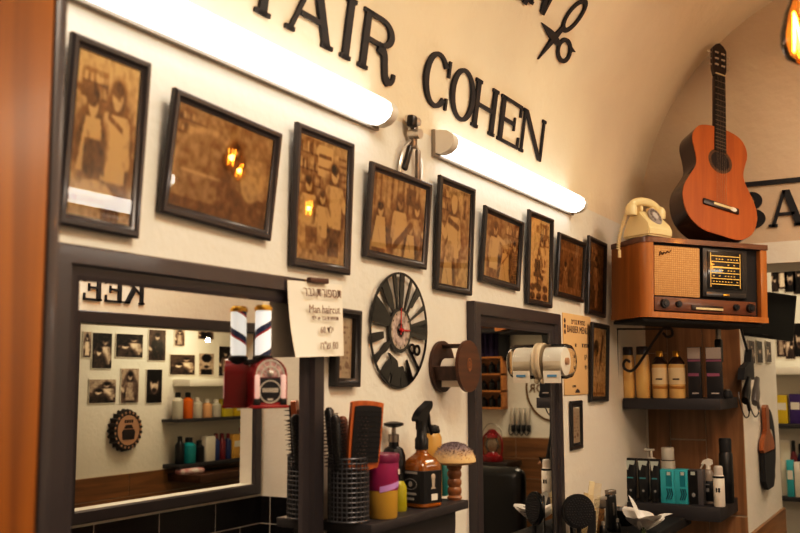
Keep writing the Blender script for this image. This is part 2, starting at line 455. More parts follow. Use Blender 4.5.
# ================================================================ painter for printed pictures
def canvas(w, h, c): return np.tile(np.array(c, float), (h, w, 1))
def vnoise(h, w, cells, seed):
    r = np.random.default_rng(seed); g = r.random((int(cells*h/w)+3, cells+3))
    y = np.linspace(0, g.shape[0]-2.01, h); x = np.linspace(0, g.shape[1]-2.01, w)
    yi = y.astype(int); xi = x.astype(int); fy = (y-yi)[:, None]; fx = (x-xi)[None]
    fy = fy*fy*(3-2*fy); fx = fx*fx*(3-2*fx)
    a = g[np.ix_(yi, xi)]; b = g[np.ix_(yi, xi+1)]; c = g[np.ix_(yi+1, xi)]; d = g[np.ix_(yi+1, xi+1)]
    return a*(1-fy)*(1-fx)+b*(1-fy)*fx+c*fy*(1-fx)+d*fy*fx
class Pic:
    """Grey picture in 0..1, coordinates u,v in 0..1 from the top left."""
    def __init__(s, w, h, base=.6, seed=0):
        s.a = np.full((h, w), base); s.h, s.w = h, w; s.seed = seed; s.asp = w/h
        s.V, s.U = np.mgrid[0:h, 0:w]; s.U = (s.U+.5)/w; s.V = (s.V+.5)/h
    def mixin(s, m, val): s.a = s.a*(1-m)+val*m
    def ell(s, u, v, ru, rv, val, soft=.12):
        d = np.sqrt(((s.U-u)/ru)**2+((s.V-v)/rv)**2); s.mixin(np.clip((1-d)/soft+.5, 0, 1), val)
    def rect(s, u0, v0, u1, v1, val):
        s.mixin(((s.U >= u0)&(s.U <= u1)&(s.V >= v0)&(s.V <= v1))*1.0, val)
    def poly(s, pts, val):
        m = np.zeros((s.h, s.w), bool); n = len(pts)
        for i in range(n):
            x0, y0 = pts[i]; x1, y1 = pts[(i+1) % n]
            if y0 == y1: continue
            m ^= ((y0 > s.V) != (y1 > s.V)) & (s.U < (x1-x0)*(s.V-y0)/(y1-y0)+x0)
        s.mixin(m*1.0, val)
    def line(s, a, b, wd, val):
        ax, ay = a; bx, by = b; k = s.asp
        px, py = (s.U-ax)*k, s.V-ay; dx, dy = (bx-ax)*k, by-ay
        t = np.clip((px*dx+py*dy)/(dx*dx+dy*dy+1e-9), 0, 1); d = np.hypot(px-t*dx, py-t*dy)
        s.mixin(np.clip((wd-d)/.008+.5, 0, 1), val)
    def man(s, u, v, h, coat=.92, hair=.1, legs=.2, face=.84, arm=1):
        """Standing figure: head top at v, height h in v units."""
        k = 1/s.asp; q = h/7.5
        s.ell(u, v+.7*q, .72*q*k, .95*q, .3, .6); s.ell(u, v+3.2*q, 1.7*q*k, 2.6*q, .22, .6)
        s.poly([(u-1.0*q*k, v+1.5*q), (u+1.0*q*k, v+1.5*q), (u+1.05*q*k, v+4.6*q), (u-1.05*q*k, v+4.6*q)], coat)
        s.poly([(u-.85*q*k, v+4.6*q), (u+.85*q*k, v+4.6*q), (u+.7*q*k, v+7.5*q), (u-.7*q*k, v+7.5*q)], legs)
        s.line((u+.8*q*k*arm, v+1.8*q), (u+1.5*q*k*arm, v+3*q), .36*q, coat*.85); s.line((u+1.5*q*k*arm, v+3*q), (u+2.3*q*k*arm, v+2.5*q), .3*q, face)
        s.line((u-.9*q*k*arm, v+1.9*q), (u-1.1*q*k*arm, v+3.6*q), .34*q, coat*.8)
        s.ell(u, v+.65*q, .5*q*k, .65*q, face); s.ell(u-.05*q*k, v+.3*q, .52*q*k, .4*q, hair)
        s.line((u-.0*q*k, v+.75*q), (u+.25*q*k, v+.75*q), .06*q, .3)
    def sitter(s, u, v, h, cape=.95, hair=.12, face=.82):
        k = 1/s.asp; q = h/5
        s.ell(u, v+.9*q, .78*q*k, 1.0*q, .28, .6); s.ell(u, v+3.2*q, 2.0*q*k, 2.2*q, .22, .5)
        s.poly([(u-1.5*q*k, v+4.8*q), (u+1.6*q*k, v+4.8*q), (u+.9*q*k, v+1.5*q), (u-.8*q*k, v+1.5*q)], cape)
        s.ell(u, v+.8*q, .55*q*k, .7*q, face); s.ell(u-.1*q*k, v+.45*q, .58*q*k, .45*q, hair)
        s.line((u-.5*q*k, v+2.4*q), (u+.4*q*k, v+4.4*q), .1*q, cape*.7)
    def chair(s, u, v, h, val=.12):
        k = 1/s.asp
        s.rect(u-.28*h*k, v, u+.28*h*k, v+.45*h, val); s.rect(u-.4*h*k, v+.45*h, u+.4*h*k, v+.6*h, val*1.4)
        s.rect(u-.06*h*k, v+.6*h, u+.06*h*k, v+.85*h, val); s.ell(u, v+.9*h, .35*h*k, .1*h, val)
    def shelves(s, u0, v0, u1, v1, rows, seed=0, dark=.25, light=.75):
        r = random.Random(seed)
        s.rect(u0, v0, u1, v1, .42)
        for i in range(rows):
            va = v0+(v1-v0)*i/rows; vb = v0+(v1-v0)*(i+1)/rows
            u = u0
            while u < u1-.02:
                wd = r.uniform(.012, .035); s.rect(u, va+(vb-va)*r.uniform(.2, .5), min(u+wd, u1), vb, r.choice((dark, light, .5, .6)))
                u += wd+.006
            s.rect(u0, vb-.008, u1, vb+.004, dark*.6)
    def done(s, lo, mid, hi, grain=.12, contrast=1.0, lift=.0):
        a = s.a+grain*(vnoise(s.h, s.w, 60, s.seed+1)-.5)+grain*1.8*(vnoise(s.h, s.w, 22, s.seed+2)-.5)+lift
        k = np.pad(a, 1, mode='edge'); a = (k[:-2, 1:-1]+k[2:, 1:-1]+k[1:-1, :-2]+k[1:-1, 2:]+2*a)/6
        a = np.clip((a-.5)*contrast+.5, 0, 1)[..., None]
        lo, mid, hi = [np.array(lin(c)) for c in (lo, mid, hi)]
        return np.where(a < .5, lo+(mid-lo)*a*2, mid+(hi-mid)*(a*2-1))
def sepia(p, c=1.15, lift=.1): return p.done((42, 27, 18), (182, 136, 84), (252, 226, 172), .13, c, lift)
def grey(p, c=1.7): return p.done((16, 12, 12), (104, 84, 74), (236, 216, 192), .12, c)
def picture(i):
    port = i in (1, 3, 5, 7, 9, 10)
    p = Pic(76, 100, .6, i*11) if port else Pic(104, 74, .6, i*11)
    if i == 1:
        p.rect(0, 0, 1, .3, .66); p.shelves(.1, .1, .5, .28, 2, 1); p.rect(.72, .05, .98, .7, .62); p.line((0, .22), (.4, .3), .02, .3)
        p.man(.66, .14, 1.0, .86, .22, .3, .66, -1); p.sitter(.3, .24, .5, .74); p.ell(.28, .26, .1, .07, .22)
        p.line((.55, .36), (.75, .42), .02, .3); p.rect(.2, .52, .52, .72, .24); p.ell(.38, .84, .3, .08, .68); p.rect(.05, .86, .9, .9, .4)
    elif i == 2:
        p.rect(0, 0, 1, 1, .5); p.rect(.02, .05, .3, .6, .38); p.shelves(.03, .05, .3, .5, 4, 2)
        for r_ in (.34, .31): p.ell(.34, .62, r_, r_*1.35, .5 if r_ < .33 else .68)
        p.line((.1, .62), (.8, .62), .012, .72); p.man(.6, .2, .8, .4, .22, .3, .62); p.rect(.45, .68, .98, .9, .36); p.rect(.72, .3, .95, .7, .58); p.ell(.8, .55, .12, .2, .66)
        p.rect(0, .88, 1, 1, .34)
    elif i == 3:
        p.shelves(.02, .02, .5, .4, 3, 3); p.rect(.38, .05, .68, .3, .75); p.rect(.4, .12, .66, .15, .3); p.rect(.4, .22, .66, .24, .3); p.rect(.8, .08, .98, .5, .55)
        for k in range(6): p.rect(.8, .1+k*.06, .98, .115+k*.06, .3)
        p.man(.74, .18, .85, .72, .12, .25); p.man(.22, .33, .7, .78, .2, .5); p.man(.5, .42, .6, .8, .25, .4); p.rect(.05, .7, .5, .86, .6); p.chair(.3, .72, .3, .35); p.rect(0, .93, 1, 1, .6)
    elif i == 4:
        for k in range(9): p.rect(.04+k*.1, 0, .075+k*.1, .42, .35+.06*(k % 3))
        p.rect(.62, .08, .8, .3, .3); p.sitter(.18, .36, .6, .8); p.man(.52, .2, 1.1, .86, .3, .6, .6); p.man(.84, .24, 1.0, .5, .22, .3); p.ell(.76, .62, .12, .16, .62); p.sitter(.74, .52, .5, .78, .3, .6)
        p.line((.46, .86), (.7, .6), .05, .3)
    elif i == 5:
        p.shelves(.02, .02, .3, .5, 4, 5); p.rect(.6, .04, .72, .6, .7); p.rect(.74, .02, .98, .7, .5)
        p.man(.46, .1, 1.0, .8, .3, .5, .78, -1); p.ell(.46, .15, .1, .075, .78); p.sitter(.3, .58, .48, .8, .35, .66); p.ell(.35, .66, .15, .11, .56); p.line((.3, .35), (.6, .4), .03, .3)
        p.rect(.78, .1, .84, .3, .25)
    elif i == 6:
        p.rect(0, 0, 1, .35, .45); p.shelves(.6, .05, .98, .4, 2, 6); p.man(.3, .1, 1.2, .78, .2, .4, .6); p.sitter(.62, .32, .75, .86, .25); p.ell(.62, .4, .09, .12, .6); p.man(.88, .3, .9, .35, .15, .2)
        p.line((.38, .32), (.6, .4), .035, .75); p.line((.35, .9), (.7, .55), .02, .45)
    elif i == 7:
        p.rect(0, 0, 1, 1, .66); p.shelves(.5, .05, .95, .32, 2, 7); p.rect(.3, .06, .5, .2, .78); p.rect(.33, .08, .47, .18, .5); p.rect(.75, .05, .85, .24, .3)
        p.man(.62, .22, .62, .7, .2, .5); p.sitter(.5, .38, .38, .55, .2); p.chair(.42, .5, .35); p.line((.3, .58), (.65, .72), .03, .15); p.line((.65, .6), (.95, .58), .012, .95); p.line((.62, .67), (.95, .65), .012, .9)
        for k in range(3):
            for j in range(2): p.ell(.2+.3*k, .84+.1*j, .12, .045, .16)
    elif i == 8:
        p.rect(0, 0, 1, 1, .4); p.rect(.1, .15, .9, .2, .55)
        for k in range(7): p.poly([(.1+k*.13, .2), (.16+k*.13, .2), (.12+k*.14, .85), (.05+k*.14, .85)], .28+.13*(k % 3))
        p.man(.55, .28, .8, .3, .15, .25, .5); p.sitter(.3, .4, .6, .55); p.rect(0, .85, 1, 1, .5)
    elif i == 9:
        p.rect(0, 0, 1, 1, .34); p.shelves(.1, .04, .9, .3, 2, 9); p.man(.5, .2, .8, .66, .15, .3, .55); p.rect(.1, .6, .4, .95, .25); p.line((.6, .45), (.5, .9), .05, .55); p.ell(.4, .52, .12, .1, .5)
    elif i == 10:
        p.rect(0, 0, 1, 1, .62); p.rect(.06, .04, .94, .97, .55)
        p.ell(.3, .3, .16, .12, .16); p.line((.3, .38), (.2, .6), .02, .3); p.line((.74, .14), (.58, .5), .045, .22); p.line((.58, .5), (.35, .95), .02, .3); p.line((.5, .46), (.8, .62), .015, .4)
        p.line((.3, .52), (.65, .92), .016, .35); p.ell(.6, .72, .2, .12, .5); p.ell(.6, .72, .15, .09, .58); p.rect(.1, .93, .9, .96, .35)
    return sepia(p, {2: 1.5, 8: 1.15, 9: 1.3}.get(i, 1.6), {2: .12, 8: .0, 9: -.03}.get(i, .12))
PRINT = painted('printed_paper', .55)
PANE = glassy('picture_glass', (250, 248, 242), 1.0, .015, 1.62)
PFRAME = mat('dark_picture_frame', (46, 40, 42), .35, var=.2, scale=12, coat=.25)
PFB = mat('black_picture_frame', (30, 26, 27), .35, var=.2, scale=12, coat=.25)
BACKM = mat('frame_backing', (40, 30, 24), .8)
def framed(label, corners, tilt, fw, img, group, m=PFRAME, y0=-.006, name='framed_picture', cat='framed picture', glass=PANE, dep=.014):
    """Hung frame from its outer corners TL TR BR BL; the top leans out from the wall by tilt degrees."""
    TL, TR, BR, BL = corners
    bl, br = on_y(*BL, y0), on_y(*BR, y0-dep); hh = .34
    for _ in range(3):
        yt = y0-hh*sin(radians(tilt)); tl, tr = on_y(*TL, yt), on_y(*TR, yt-dep); hh = ((tl.z+tr.z)-(bl.z+br.z))/2/cos(radians(tilt))
    w = ((br.x-bl.x)+(tr.x-tl.x))/2; xc = (bl.x+br.x+tl.x+tr.x)/4; roll = atan2((br.z-bl.z)+(tr.z-tl.z), 2*w)
    zb = (bl.z+br.z)/2
    t = root(name, label, cat, (xc, y0, zb), (radians(tilt), -roll, 0), group)
    mb = MB().at((0, 0, hh/2)); mb.frame(w, hh, [(0, 0), (0, -dep+.004), (.004, -dep), (fw*.55, -dep), (fw*.75, -dep+.005), (fw, -dep+.007), (fw, 0)])
    mb.build('frame', m, t)
    MB().box((0, -.001, hh/2), (w-.01, .003, hh-.01)).build('backing', BACKM, t, smooth=False)
    s = grid_sheet('print', PRINT, img, w-2*fw+.004, hh-2*fw+.004, t); s.location = (0, -.0035, hh/2)
    mb = MB(); a, b = w/2-fw+.002, hh/2-fw+.002; mb.f([mb.v(q) for q in ((-a, -.0065, hh/2-b), (a, -.0065, hh/2-b), (a, -.0065, hh/2+b), (-a, -.0065, hh/2+b))])
    mb.build('glass_pane', glass, t, smooth=False)
    return t
G = 'sepia barbershop pictures in a row under the tube lights'
FR = [
 ('first framed sepia picture, half hidden by the wooden panel, barber shaving a man', [(63, 29), (152.5, 62.5), (140, 238), (57.5, 225)], 3.0),
 ('wide framed sepia picture of arched shop front, above the large left mirror, second in row', [(169, 86), (281, 132), (272.5, 240.5), (155.5, 212)], 5.2),
 ('tall framed sepia picture of standing barbers and shelves, above the pinned paper notice', [(294, 121), (355.5, 144), (351.5, 274.5), (288.5, 266.5)], 2.2),
 ('wide framed sepia picture of barbers at work, directly above the record clock', [(368.7, 160.5), (433, 184), (427.6, 269), (362, 257)], 4.7),
 ('tall framed sepia picture of a bald barber, under left end of second tube light', [(437.5, 174), (476, 189), (473, 295), (432.7, 290)], 2.9),
 ('wide framed sepia picture of a caped client, above left corner of narrow mirror', [(482.5, 204), (523.7, 222), (521, 290.4), (477.4, 281)], 4.2),
 ('tall framed sepia picture with barber chair and chequered floor, above narrow mirror', [(526.7, 209), (554.5, 219), (552.8, 308), (525, 304)], 2.4),
 ('wide dark reddish sepia picture in frame, second from the radio in top row', [(557, 232), (587, 243), (584.7, 303), (553.8, 295.6)], 4.0),
 ('tall very dark sepia picture in frame, last in top row touching the radio side', [(586.3, 235), (607, 243), (606.3, 318), (585.4, 313)], 2.3),
 ('tall framed brown picture of razor and brush, beside the beige price notice', [(590, 322), (610, 325), (609, 401.5), (588.5, 401.5)], 2.2)]
for i, (lab, cs, tl) in enumerate(FR):
    framed(lab, cs, tl, .021, picture(i+1), G if i < 9 else 'small framed pieces below the top row', PFRAME if i < 4 else PFB)
# two small certificates
def certificate(seed):
    p = Pic(40, 70, .93, seed); r = random.Random(seed)
    for k in range(11):
        v = .08+k*.08; u = .15
        while u < .85:
            wd = r.uniform(.04, .14)
            if r.random() < .55: p.rect(u, v, min(u+wd, .88), v+.025, r.uniform(.45, .75))
            u += wd+.04
    p.ell(.3, .82, .1, .04, .5); p.ell(.7, .78, .12, .05, .55)
    return p.done((60, 40, 36), (180, 150, 130), (255, 246, 232), .06)
framed('small dark frame with printed certificate, half behind the hanging paper notice', [(330.5, 307), (362.4, 311), (361.6, 386.5), (328.5, 387)], 1.0, .021, certificate(3), 'small framed pieces below the top row', PFB, -.002, 'framed_certificate', 'framed certificate', dep=.022)
framed('smallest black frame, narrow white printed strip inside, right of the narrow mirror', [(569, 401.5), (583.5, 400), (583.5, 448.5), (570.5, 450.5)], 1.0, .028, certificate(5), 'small framed pieces below the top row', PFB, -.002, 'framed_certificate', 'framed certificate', dep=.010)
# ---------------------------------------------------------------- mirrors
MIRROR, nt_, b_ = nodes('silvered_mirror'); pset(b_, Metallic=1.0, Roughness=.005); b_.inputs['Base Color'].default_value = (.86, .86, .84, 1)
def wall_mirror(label, x0, x1, z0, z1, fw, dep, kz=1.0):
    w, h = x1-x0, z1-z0
    t = root('wall_mirror', label, 'mirror', ((x0+x1)/2, -.001, (z0+z1)/2), group='grey framed barber mirrors')
    MB().frame(w, h, [(0, 0), (0, -dep+.004), (.004, -dep), (fw*.52, -dep), (fw*.58, -dep*.62), (fw*.8, -dep*.55), (fw*.86, -.014), (fw, -.010), (fw, 0)], kz).build('frame', FRAMEM, t)
    mb = MB(); a, b = w/2-fw+.004, h/2-fw*kz+.004; mb.f([mb.v(q) for q in ((-a, -.011, -b), (a, -.011, -b), (a, -.011, b), (-a, -.011, b))])
    mb.build('mirror_glass', MIRROR, t, smooth=False)
    return t
wall_mirror('large wall mirror in wide grey frame, jukebox inside its right edge', 1.09, 1.895, .75, 1.729, .08, .03, .76)
wall_mirror('tall narrow wall mirror in grey frame, behind the neck strip dispenser', 2.733, 3.507, .70, 1.742, .078, .03)
# ---------------------------------------------------------------- wooden panel at the near left
t = root('wooden_cabinet', 'tall glossy orange-brown wooden cabinet side with dark edge strip at far left', 'cabinet', (.2, -.14, 0))
PANEL = wood('orange_panel', (158, 96, 24), (110, 62, 14), 'Z', 1.6, .36, .04)
xe = on_y(60, 230, -.28).x
MB().box((xe-.02-.6-.2, 0, 1.1), (1.2, .276, 2.2), .003).build('panel', PANEL, t)
MB().box((xe-.0095-.2, -.001, 1.1), (.019, .279, 2.2), .003).build('edge_strip', FRAMEM, t)
# ---------------------------------------------------------------- lettering on the vault
INK = mat('black_letter_board', (26, 27, 33), .55, var=.15)
def vault_letter(ch, x0, x1, abot, atop, label, group):
    h = 2*R_V*sin((atop-abot)/2); am = (atop+abot)/2
    p = vpt((x0+x1)/2, abot, .002)
    t = MB(); t.at((-(x1-x0)/2, 0, 0), sc=(h, 1, h)); glyph(t, ch, (x1-x0)/h, -.007, 0)
    o = t.build('wall_letter', INK, smooth=False); put(o, p, (am, 0, 0))
    return tag(o, label, 'letter', group)
ab, at_ = radians(4.5), radians(12.1)
NM = {'Y': 'partly cropped black slab serif letter Y, first of the large lower line', 'A': 'black slab serif letter A of the large lower line above first tube light', 'I': 'black slab serif letter I between A and R above first tube light', 'R': 'black slab serif letter R above right end of first tube light',
      'C': 'black slab serif letter C above the hanging clippers', 'O': 'black slab serif letter O between C and H on the vault', 'H': 'black slab serif letter H between O and E on the vault', 'E': 'black slab serif letter E above the second tube light', 'N': 'black slab serif letter N ending the lower line, above second tube light'}
for ch, a, b in (('Y', 1.56, 1.775), ('A', 1.755, 1.95), ('I', 1.962, 2.06), ('R', 2.072, 2.25), ('C', 2.425, 2.585), ('O', 2.6, 2.77), ('H', 2.765, 2.945), ('E', 2.972, 3.155), ('N', 3.17, 3.39)):
    vault_letter(ch, a, b, ab, at_, NM[ch], 'large black letters on the vault')
vault_letter('G', 2.79, 2.955, radians(26.9), radians(35.2), 'black letter G of upper line, cut off at top beside the scissors', 'upper line of black letters on the vault')
vault_letter('N', 2.955, 3.11, radians(27.6), radians(35.8), 'black letter N ending the upper line, just left of the scissors emblem', 'upper line of black letters on the vault')
# scissors emblem
px0 = vault(553, 37); 
def vs(px, py): a = vault(px, py); return (a[0]-px0[0], R_V*(a[1]-px0[1]))
t = root('scissors_emblem', 'black open scissors emblem on the vault at top', 'emblem', vpt(px0[0], px0[1], .002))
def wrap(mb):
    o = vpt(px0[0], px0[1], .002)
    for v in mb.bm.verts: v.co = vpt(px0[0]+v.co.x, px0[1]+v.co.z/R_V, .003-v.co.y)-o
    return mb
def blade(tip, ringc, rr, name):
    tip = Vector(vs(*tip)); rc = Vector(vs(*ringc)); d = (rc-tip).normalized(); n = Vector((-d.y, d.x)); L = (rc-tip).length
    mb = MB()
    mb.prism([tuple(tip), tuple(tip+d*L*.35-n*.013), tuple(tip+d*L*.5-n*.016), tuple(rc-d*rr[0]*.85-n*.009), tuple(rc-d*rr[0]*.85+n*.009), tuple(tip+d*L*.5+n*.016), tuple(tip+d*L*.35+n*.013)], -.008, 0)
    O, I = [], []
    for k in range(28):
        a = 2*pi*k/28; e = d*cos(a)*rr[0]+n*sin(a)*rr[1]; f_ = d*cos(a)*(rr[0]-.020)+n*sin(a)*(rr[1]-.015)
        O.append(tuple(rc+e)); I.append(tuple(rc+f_))
    mb.band(O, I, -.008, 0); return wrap(mb).build(name, INK, t, smooth=False)
blade((536, 59), (572.5, 15), (.082, .05), 'blade')
blade((540, 22), (562.5, 50), (.068, .044), 'blade')
mb = MB(); A_ = [vs(568.5, 44), vs(573.5, 51.5), vs(567.5, 51)]; mb.prism(A_, -.008, 0); wrap(mb).build('finger_rest', INK, t, smooth=False)
# B and A of the sign on the end wall, with its border
def wall_sign(ch, y0, y1, z0, z1, label):
    h = z1-z0; mb = MB().at((-abs(y1-y0)/2, 0, 0), sc=(h, 1, h)); glyph(mb, ch, abs(y1-y0)/h, -.012, 0, T=.2, so=.06)
    o = mb.build('wall_letter', INK, smooth=False); put(o, (WX-.001, (y0+y1)/2, z0), (0, 0, -pi/2)); return tag(o, label, 'letter', 'letters of the sign above the opening')
wall_sign('B', -.475, -.605, 2.20, 2.375, 'black serif letter B above the opening, mostly hidden by the guitar')
wall_sign('A', -.615, -.775, 2.20, 2.37, 'black serif letter A above the opening, right of the guitar')
o = MB().box((0, 0, 0), (.012, 1.7, .022)).build('sign_border', INK, smooth=False); put(o, (WX-.007, -1.3, 2.413))
tag(o, 'thin black border bar over the sign letters right of the guitar', 'sign border')
# KEE on the opposite wall, above the pass-through
for ch, xa, xb, lab in (('K', 3.605, 3.745, 'black letter K on the opposite wall, seen reversed in the large mirror'), ('E', 3.475, 3.59, 'black letter E next to the K, seen reversed in the large mirror'), ('E', 3.335, 3.45, 'second black letter E, at the frame edge in the large mirror reflection')):
    h = .125; mb = MB().at((-(xb-xa)/2, 0, 0), sc=(h, 1, h)); glyph(mb, ch, (xb-xa)/h, -.01, 0)
    o = mb.build('wall_letter', INK, smooth=False); put(o, ((xa+xb)/2, WY+.001, 1.893), (0, 0, pi)); tag(o, lab, 'letter', 'letters on the opposite wall')
# ================================================================ things on the left wall
BLACKP = mat('black_plastic', (18, 17, 18), .32, var=.3, scale=20)
BLACKM = mat('matt_black', (24, 22, 23), .7, var=.3, scale=20)
CHROME = mat('chrome', (214, 210, 202), .28, .7, var=.1)
STEEL = mat('worn_steel', (150, 142, 134), .35, .9, var=.25, scale=30)
GOLDM = mat('gold_cap', (214, 166, 70), .28, .85, var=.1)
RED = mat('red_lacquer', (140, 22, 26), .25, var=.15, coat=.4)
REDP = mat('clock_hand_red', (200, 30, 30), .4)
WHITE = mat('white_plastic', (232, 226, 214), .4, var=.04)
CREAM = mat('cream_plastic', (236, 216, 168), .33, var=.05, coat=.3)
PAPER = mat('white_paper', (238, 230, 214), .85, var=.04, scale=6)
BEIGE = mat('beige_card', (228, 190, 138), .8, var=.06, scale=6)
PRINTINK = mat('dark_print', (70, 58, 54), .8)
BROWNW = wood('brown_plywood', (92, 54, 28), (64, 36, 18), 'X', 4, .4, .1)
BROWNL = wood('brown_rim_wood', (84, 58, 42), (58, 38, 28), 'X', 4, .5)
# record clock -------------------------------------------------
cc = on_y(400.5, 330, -.012); RR = .158
t = root('record_clock', 'round black vinyl record wall clock cut with barber tools, red hands', 'clock', (cc.x, 0, cc.z), (radians(1.5), 0, 0))
VINYL = mat('black_vinyl', (14, 13, 14), .16, var=.3, scale=40, coat=.3)
mb = MB()
def rp(r, a): return (r*cos(radians(a)), r*sin(radians(a)))
def ringpoly(mb, ro, ri, y0, y1, a0=0, a1=360, n=72):
    full = a1-a0 >= 360; k = n if full else max(4, int(n*(a1-a0)/360))
    A = [a0+(a1-a0)*i/k for i in range(k if full else k+1)]
    mb.band([rp(ro, a) for a in A], [rp(ri, a) for a in A], y0, y1, full)
ringpoly(mb, RR, RR-.006, -.012, -.008); ringpoly(mb, .062, .052, -.012, -.008)
def tool(a, pts, flip=1):
    """silhouette along the radius: (radius, half width) pairs"""
    U = []; k_ = .9
    pts = [(r, w*k_) for r, w in pts]
    for r, w in pts: x, z = rp(r, a); n = (-sin(radians(a)), cos(radians(a))); U.append((x+n[0]*w, z+n[1]*w))
    for r, w in reversed(pts): x, z = rp(r, a); n = (-sin(radians(a)), cos(radians(a))); U.append((x-n[0]*w, z-n[1]*w))
    mb.prism(U, -.012, -.008)
def comb(a, w):
    tool(a+w*180, [(.06, .006), (RR-.004, .007)])
    for k in range(13):
        r = .066+k*.0066; x, z = rp(r, a+w*150); x2, z2 = rp(r, a-w*330); mb.prism([(x-.0015, z-.0015), (x+.0015, z+.0015), (x2+.0015, z2+.0015), (x2-.0015, z2-.0015)], -.012, -.008)
tool(104, [(.058, .006), (.085, .005), (.11, .009), (RR-.003, .010)])
tool(87, [(.06, .006), (.10, .013), (RR-.003, .013)])
tool(67, [(.06, .003), (.10, .007), (RR-.003, .005)])
tool(47, [(.09, .004), (.12, .006), (RR-.003, .012)]); tool(52, [(.058, .004), (.1, .004), (RR-.003, .004)])
tool(27, [(.06, .002), (.12, .005), (RR-.003, .008)])
comb(6, .03)
tool(-2, [(.06, .012), (.1, .018), (RR-.003, .02)])
for rr, aa in ((.085, -36), (.112, -28)):
    x, z = rp(rr, aa); mb.band(arc(x, z, .019, .016, 0, 360, 18)[:-1], arc(x, z, .011, .009, 0, 360, 18)[:-1], -.012, -.008)
tool(-44, [(.06, .004), (RR-.003, .006)]); tool(-64, [(.09, .004), (.11, .008), (RR-.003, .014)])
tool(126, [(.06, .004), (.1, .018), (RR-.003, .02)])
tool(160, [(.058, .014), (.1, .03), (RR-.003, .042)])
tool(190, [(.09, .01), (.11, .012), (RR-.003, .014)])
tool(212, [(.06, .004), (.09, .014), (.12, .008), (RR-.003, .014)]); tool(238, [(.095, .004), (.11, .016), (RR-.003, .03)])
tool(262, [(.112, .014), (.125, .024), (RR-.003, .032)]); tool(282, [(.115, .01), (.125, .02), (RR-.003, .026)])
P = [(-.062, -.062), (-.045, -.085), (-.05, -.11), (-.03, -.128), (0, -.13), (.025, -.12), (.02, -.098), (-.005, -.1), (-.012, -.085), (-.03, -.075)]
mb.prism([(p.x, p.y) for p in catmull([Vector((a, b, 0)) for a, b in P], 4, True)], -.0118, -.0082)
mb.build('record', VINYL, t, smooth=False)
mb = MB(); ringpoly(mb, .052, .044, -.0125, -.0085); mb.build('label_ring', mat('silver_ring', (196, 182, 168), .3, .5), t, smooth=False)
DIALM = mat('clock_dial_print', (214, 200, 190), .5, var=.5, scale=55, rgb2=(120, 104, 100))
mb = MB(); mb.prism([rp(.044, a) for a in range(0, 360, 10)], -.012, -.0085); mb.build('dial', DIALM, t, smooth=False)
mb = MB()
for a in range(0, 360, 30): x, z = rp(.048, a); mb.prism([(x-.002, z-.003), (x+.002, z-.003), (x+.002, z+.003), (x-.002, z+.003)], -.0128, -.0124)
mb.build('dial_markings', BLACKM, t, smooth=False)
MB().prism([(-.01, -.0018), (.050, -.0012), (.050, .0012), (-.01, .0018)], -.0155, -.0145).build('minute_hand', REDP, t)
MB().prism([(-.0018, -.012), (-.0014, .06), (.0014, .06), (.0018, -.012)], -.0145, -.0135).build('hour_hand', REDP, t)
MB().cyl((0, -.0135, 0), (0, -.019, 0), .005).build('hub', REDP, t)
MB().cyl((0, 0, 0), (0, -.012, 0), .02).build('movement', BLACKP, t)
# spool-shaped neck paper holder -------------------------------
sc = on_y(442.5, 366.5, -.008)
t = root('paper_roll_holder', 'brown wooden spool shaped holder with white paper roll, left of narrow mirror', 'paper holder', (sc.x, 0, sc.z))
for y, nm in ((-.008, 'back_disc'), (-.092, 'front_disc')):
    MB().cyl((0, y+.006, 0), (0, y-.004, 0), .075, seg=40).build(nm, BROWNW if nm == 'front_disc' else BROWNL, t)
for a in (82, 200, 320):
    x, z = rp(.06, a); mb = MB().at((x, -.05, z), (0, -radians(a), 0)); mb.box((0, 0, 0), (.006, .078, .042), .001); mb.build('slat', BROWNL, t)
MB().cyl((0, -.018, -.012), (0, -.084, -.012), .036, seg=28).build('paper_roll', PAPER, t)
mb = MB(); mb.box((-.03, -.05, -.045), (.002, .06, .03), .0005); mb.build('paper_tail', PAPER, t)
ENG = mat('engraved_mark', (150, 100, 62), .6)
mb = MB(); mb.band(arc(0, .004, .014, .02, 0, 360, 24)[:-1], arc(0, .004, .011, .017, 0, 360, 24)[:-1], -.0968, -.096)
mb.band(arc(0, .006, .006, .008, 0, 360, 16)[:-1], arc(0, .006, .003, .005, 0, 360, 16)[:-1], -.0968, -.096); mb.prism([(-.007, -.014), (.007, -.014), (.004, -.004), (-.004, -.004)], -.0968, -.096)
mb.build('emblem', ENG, t, smooth=False)
# neck strip dispenser stuck on the mirror ----------------------
nc = on_y(543.5, 361.5, -.02)
t = root('neck_strip_dispenser', 'clear plastic dispenser with white neck strip roll, stuck on the narrow mirror', 'dispenser', (nc.x, -.0115, nc.z))
CLEAR = glassy('clear_plastic', (248, 246, 240), .97, .05, 1.25)
def tub(y0, y1, prof): mb = MB(); mb.at((0, y0, 0), (pi/2, 0, 0)); mb.lathe(prof, 36); return mb
L = .108
tub(-.012, 0, [(.0, 0), (.061, .0), (.063, .004), (.063, L-.022), (.058, L-.008), (.045, L), (0, L)]).build('clear_cover', CLEAR, t)
tub(0, 0, [(.0, 0), (.066, 0), (.068, .003), (.068, .012), (.066, .016), (.0, .016)]).build('mount_ring', mat('ivory_ring', (222, 206, 178), .4), t)
MB().cyl((0, -.024, 0), (0, -.094, 0), .051, seg=32).build('strip_roll', mat('bright_paper', (246, 245, 242), .8, var=.03), t)
mb = MB(); Cq = [(-.052, .0), (-.053, -.03), (-.052, -.05), (-.047, -.078)]
mb.band(Cq, [(x+.002, z) for x, z in Cq], -.092, -.026, False); mb.build('paper_strip', PAPER, t)
mb = MB(); mb.box((-.0545, -.06, -.052), (.001, .036, .008)); mb.build('blue_mark', mat('blue_print', (96, 150, 190), .7), t)
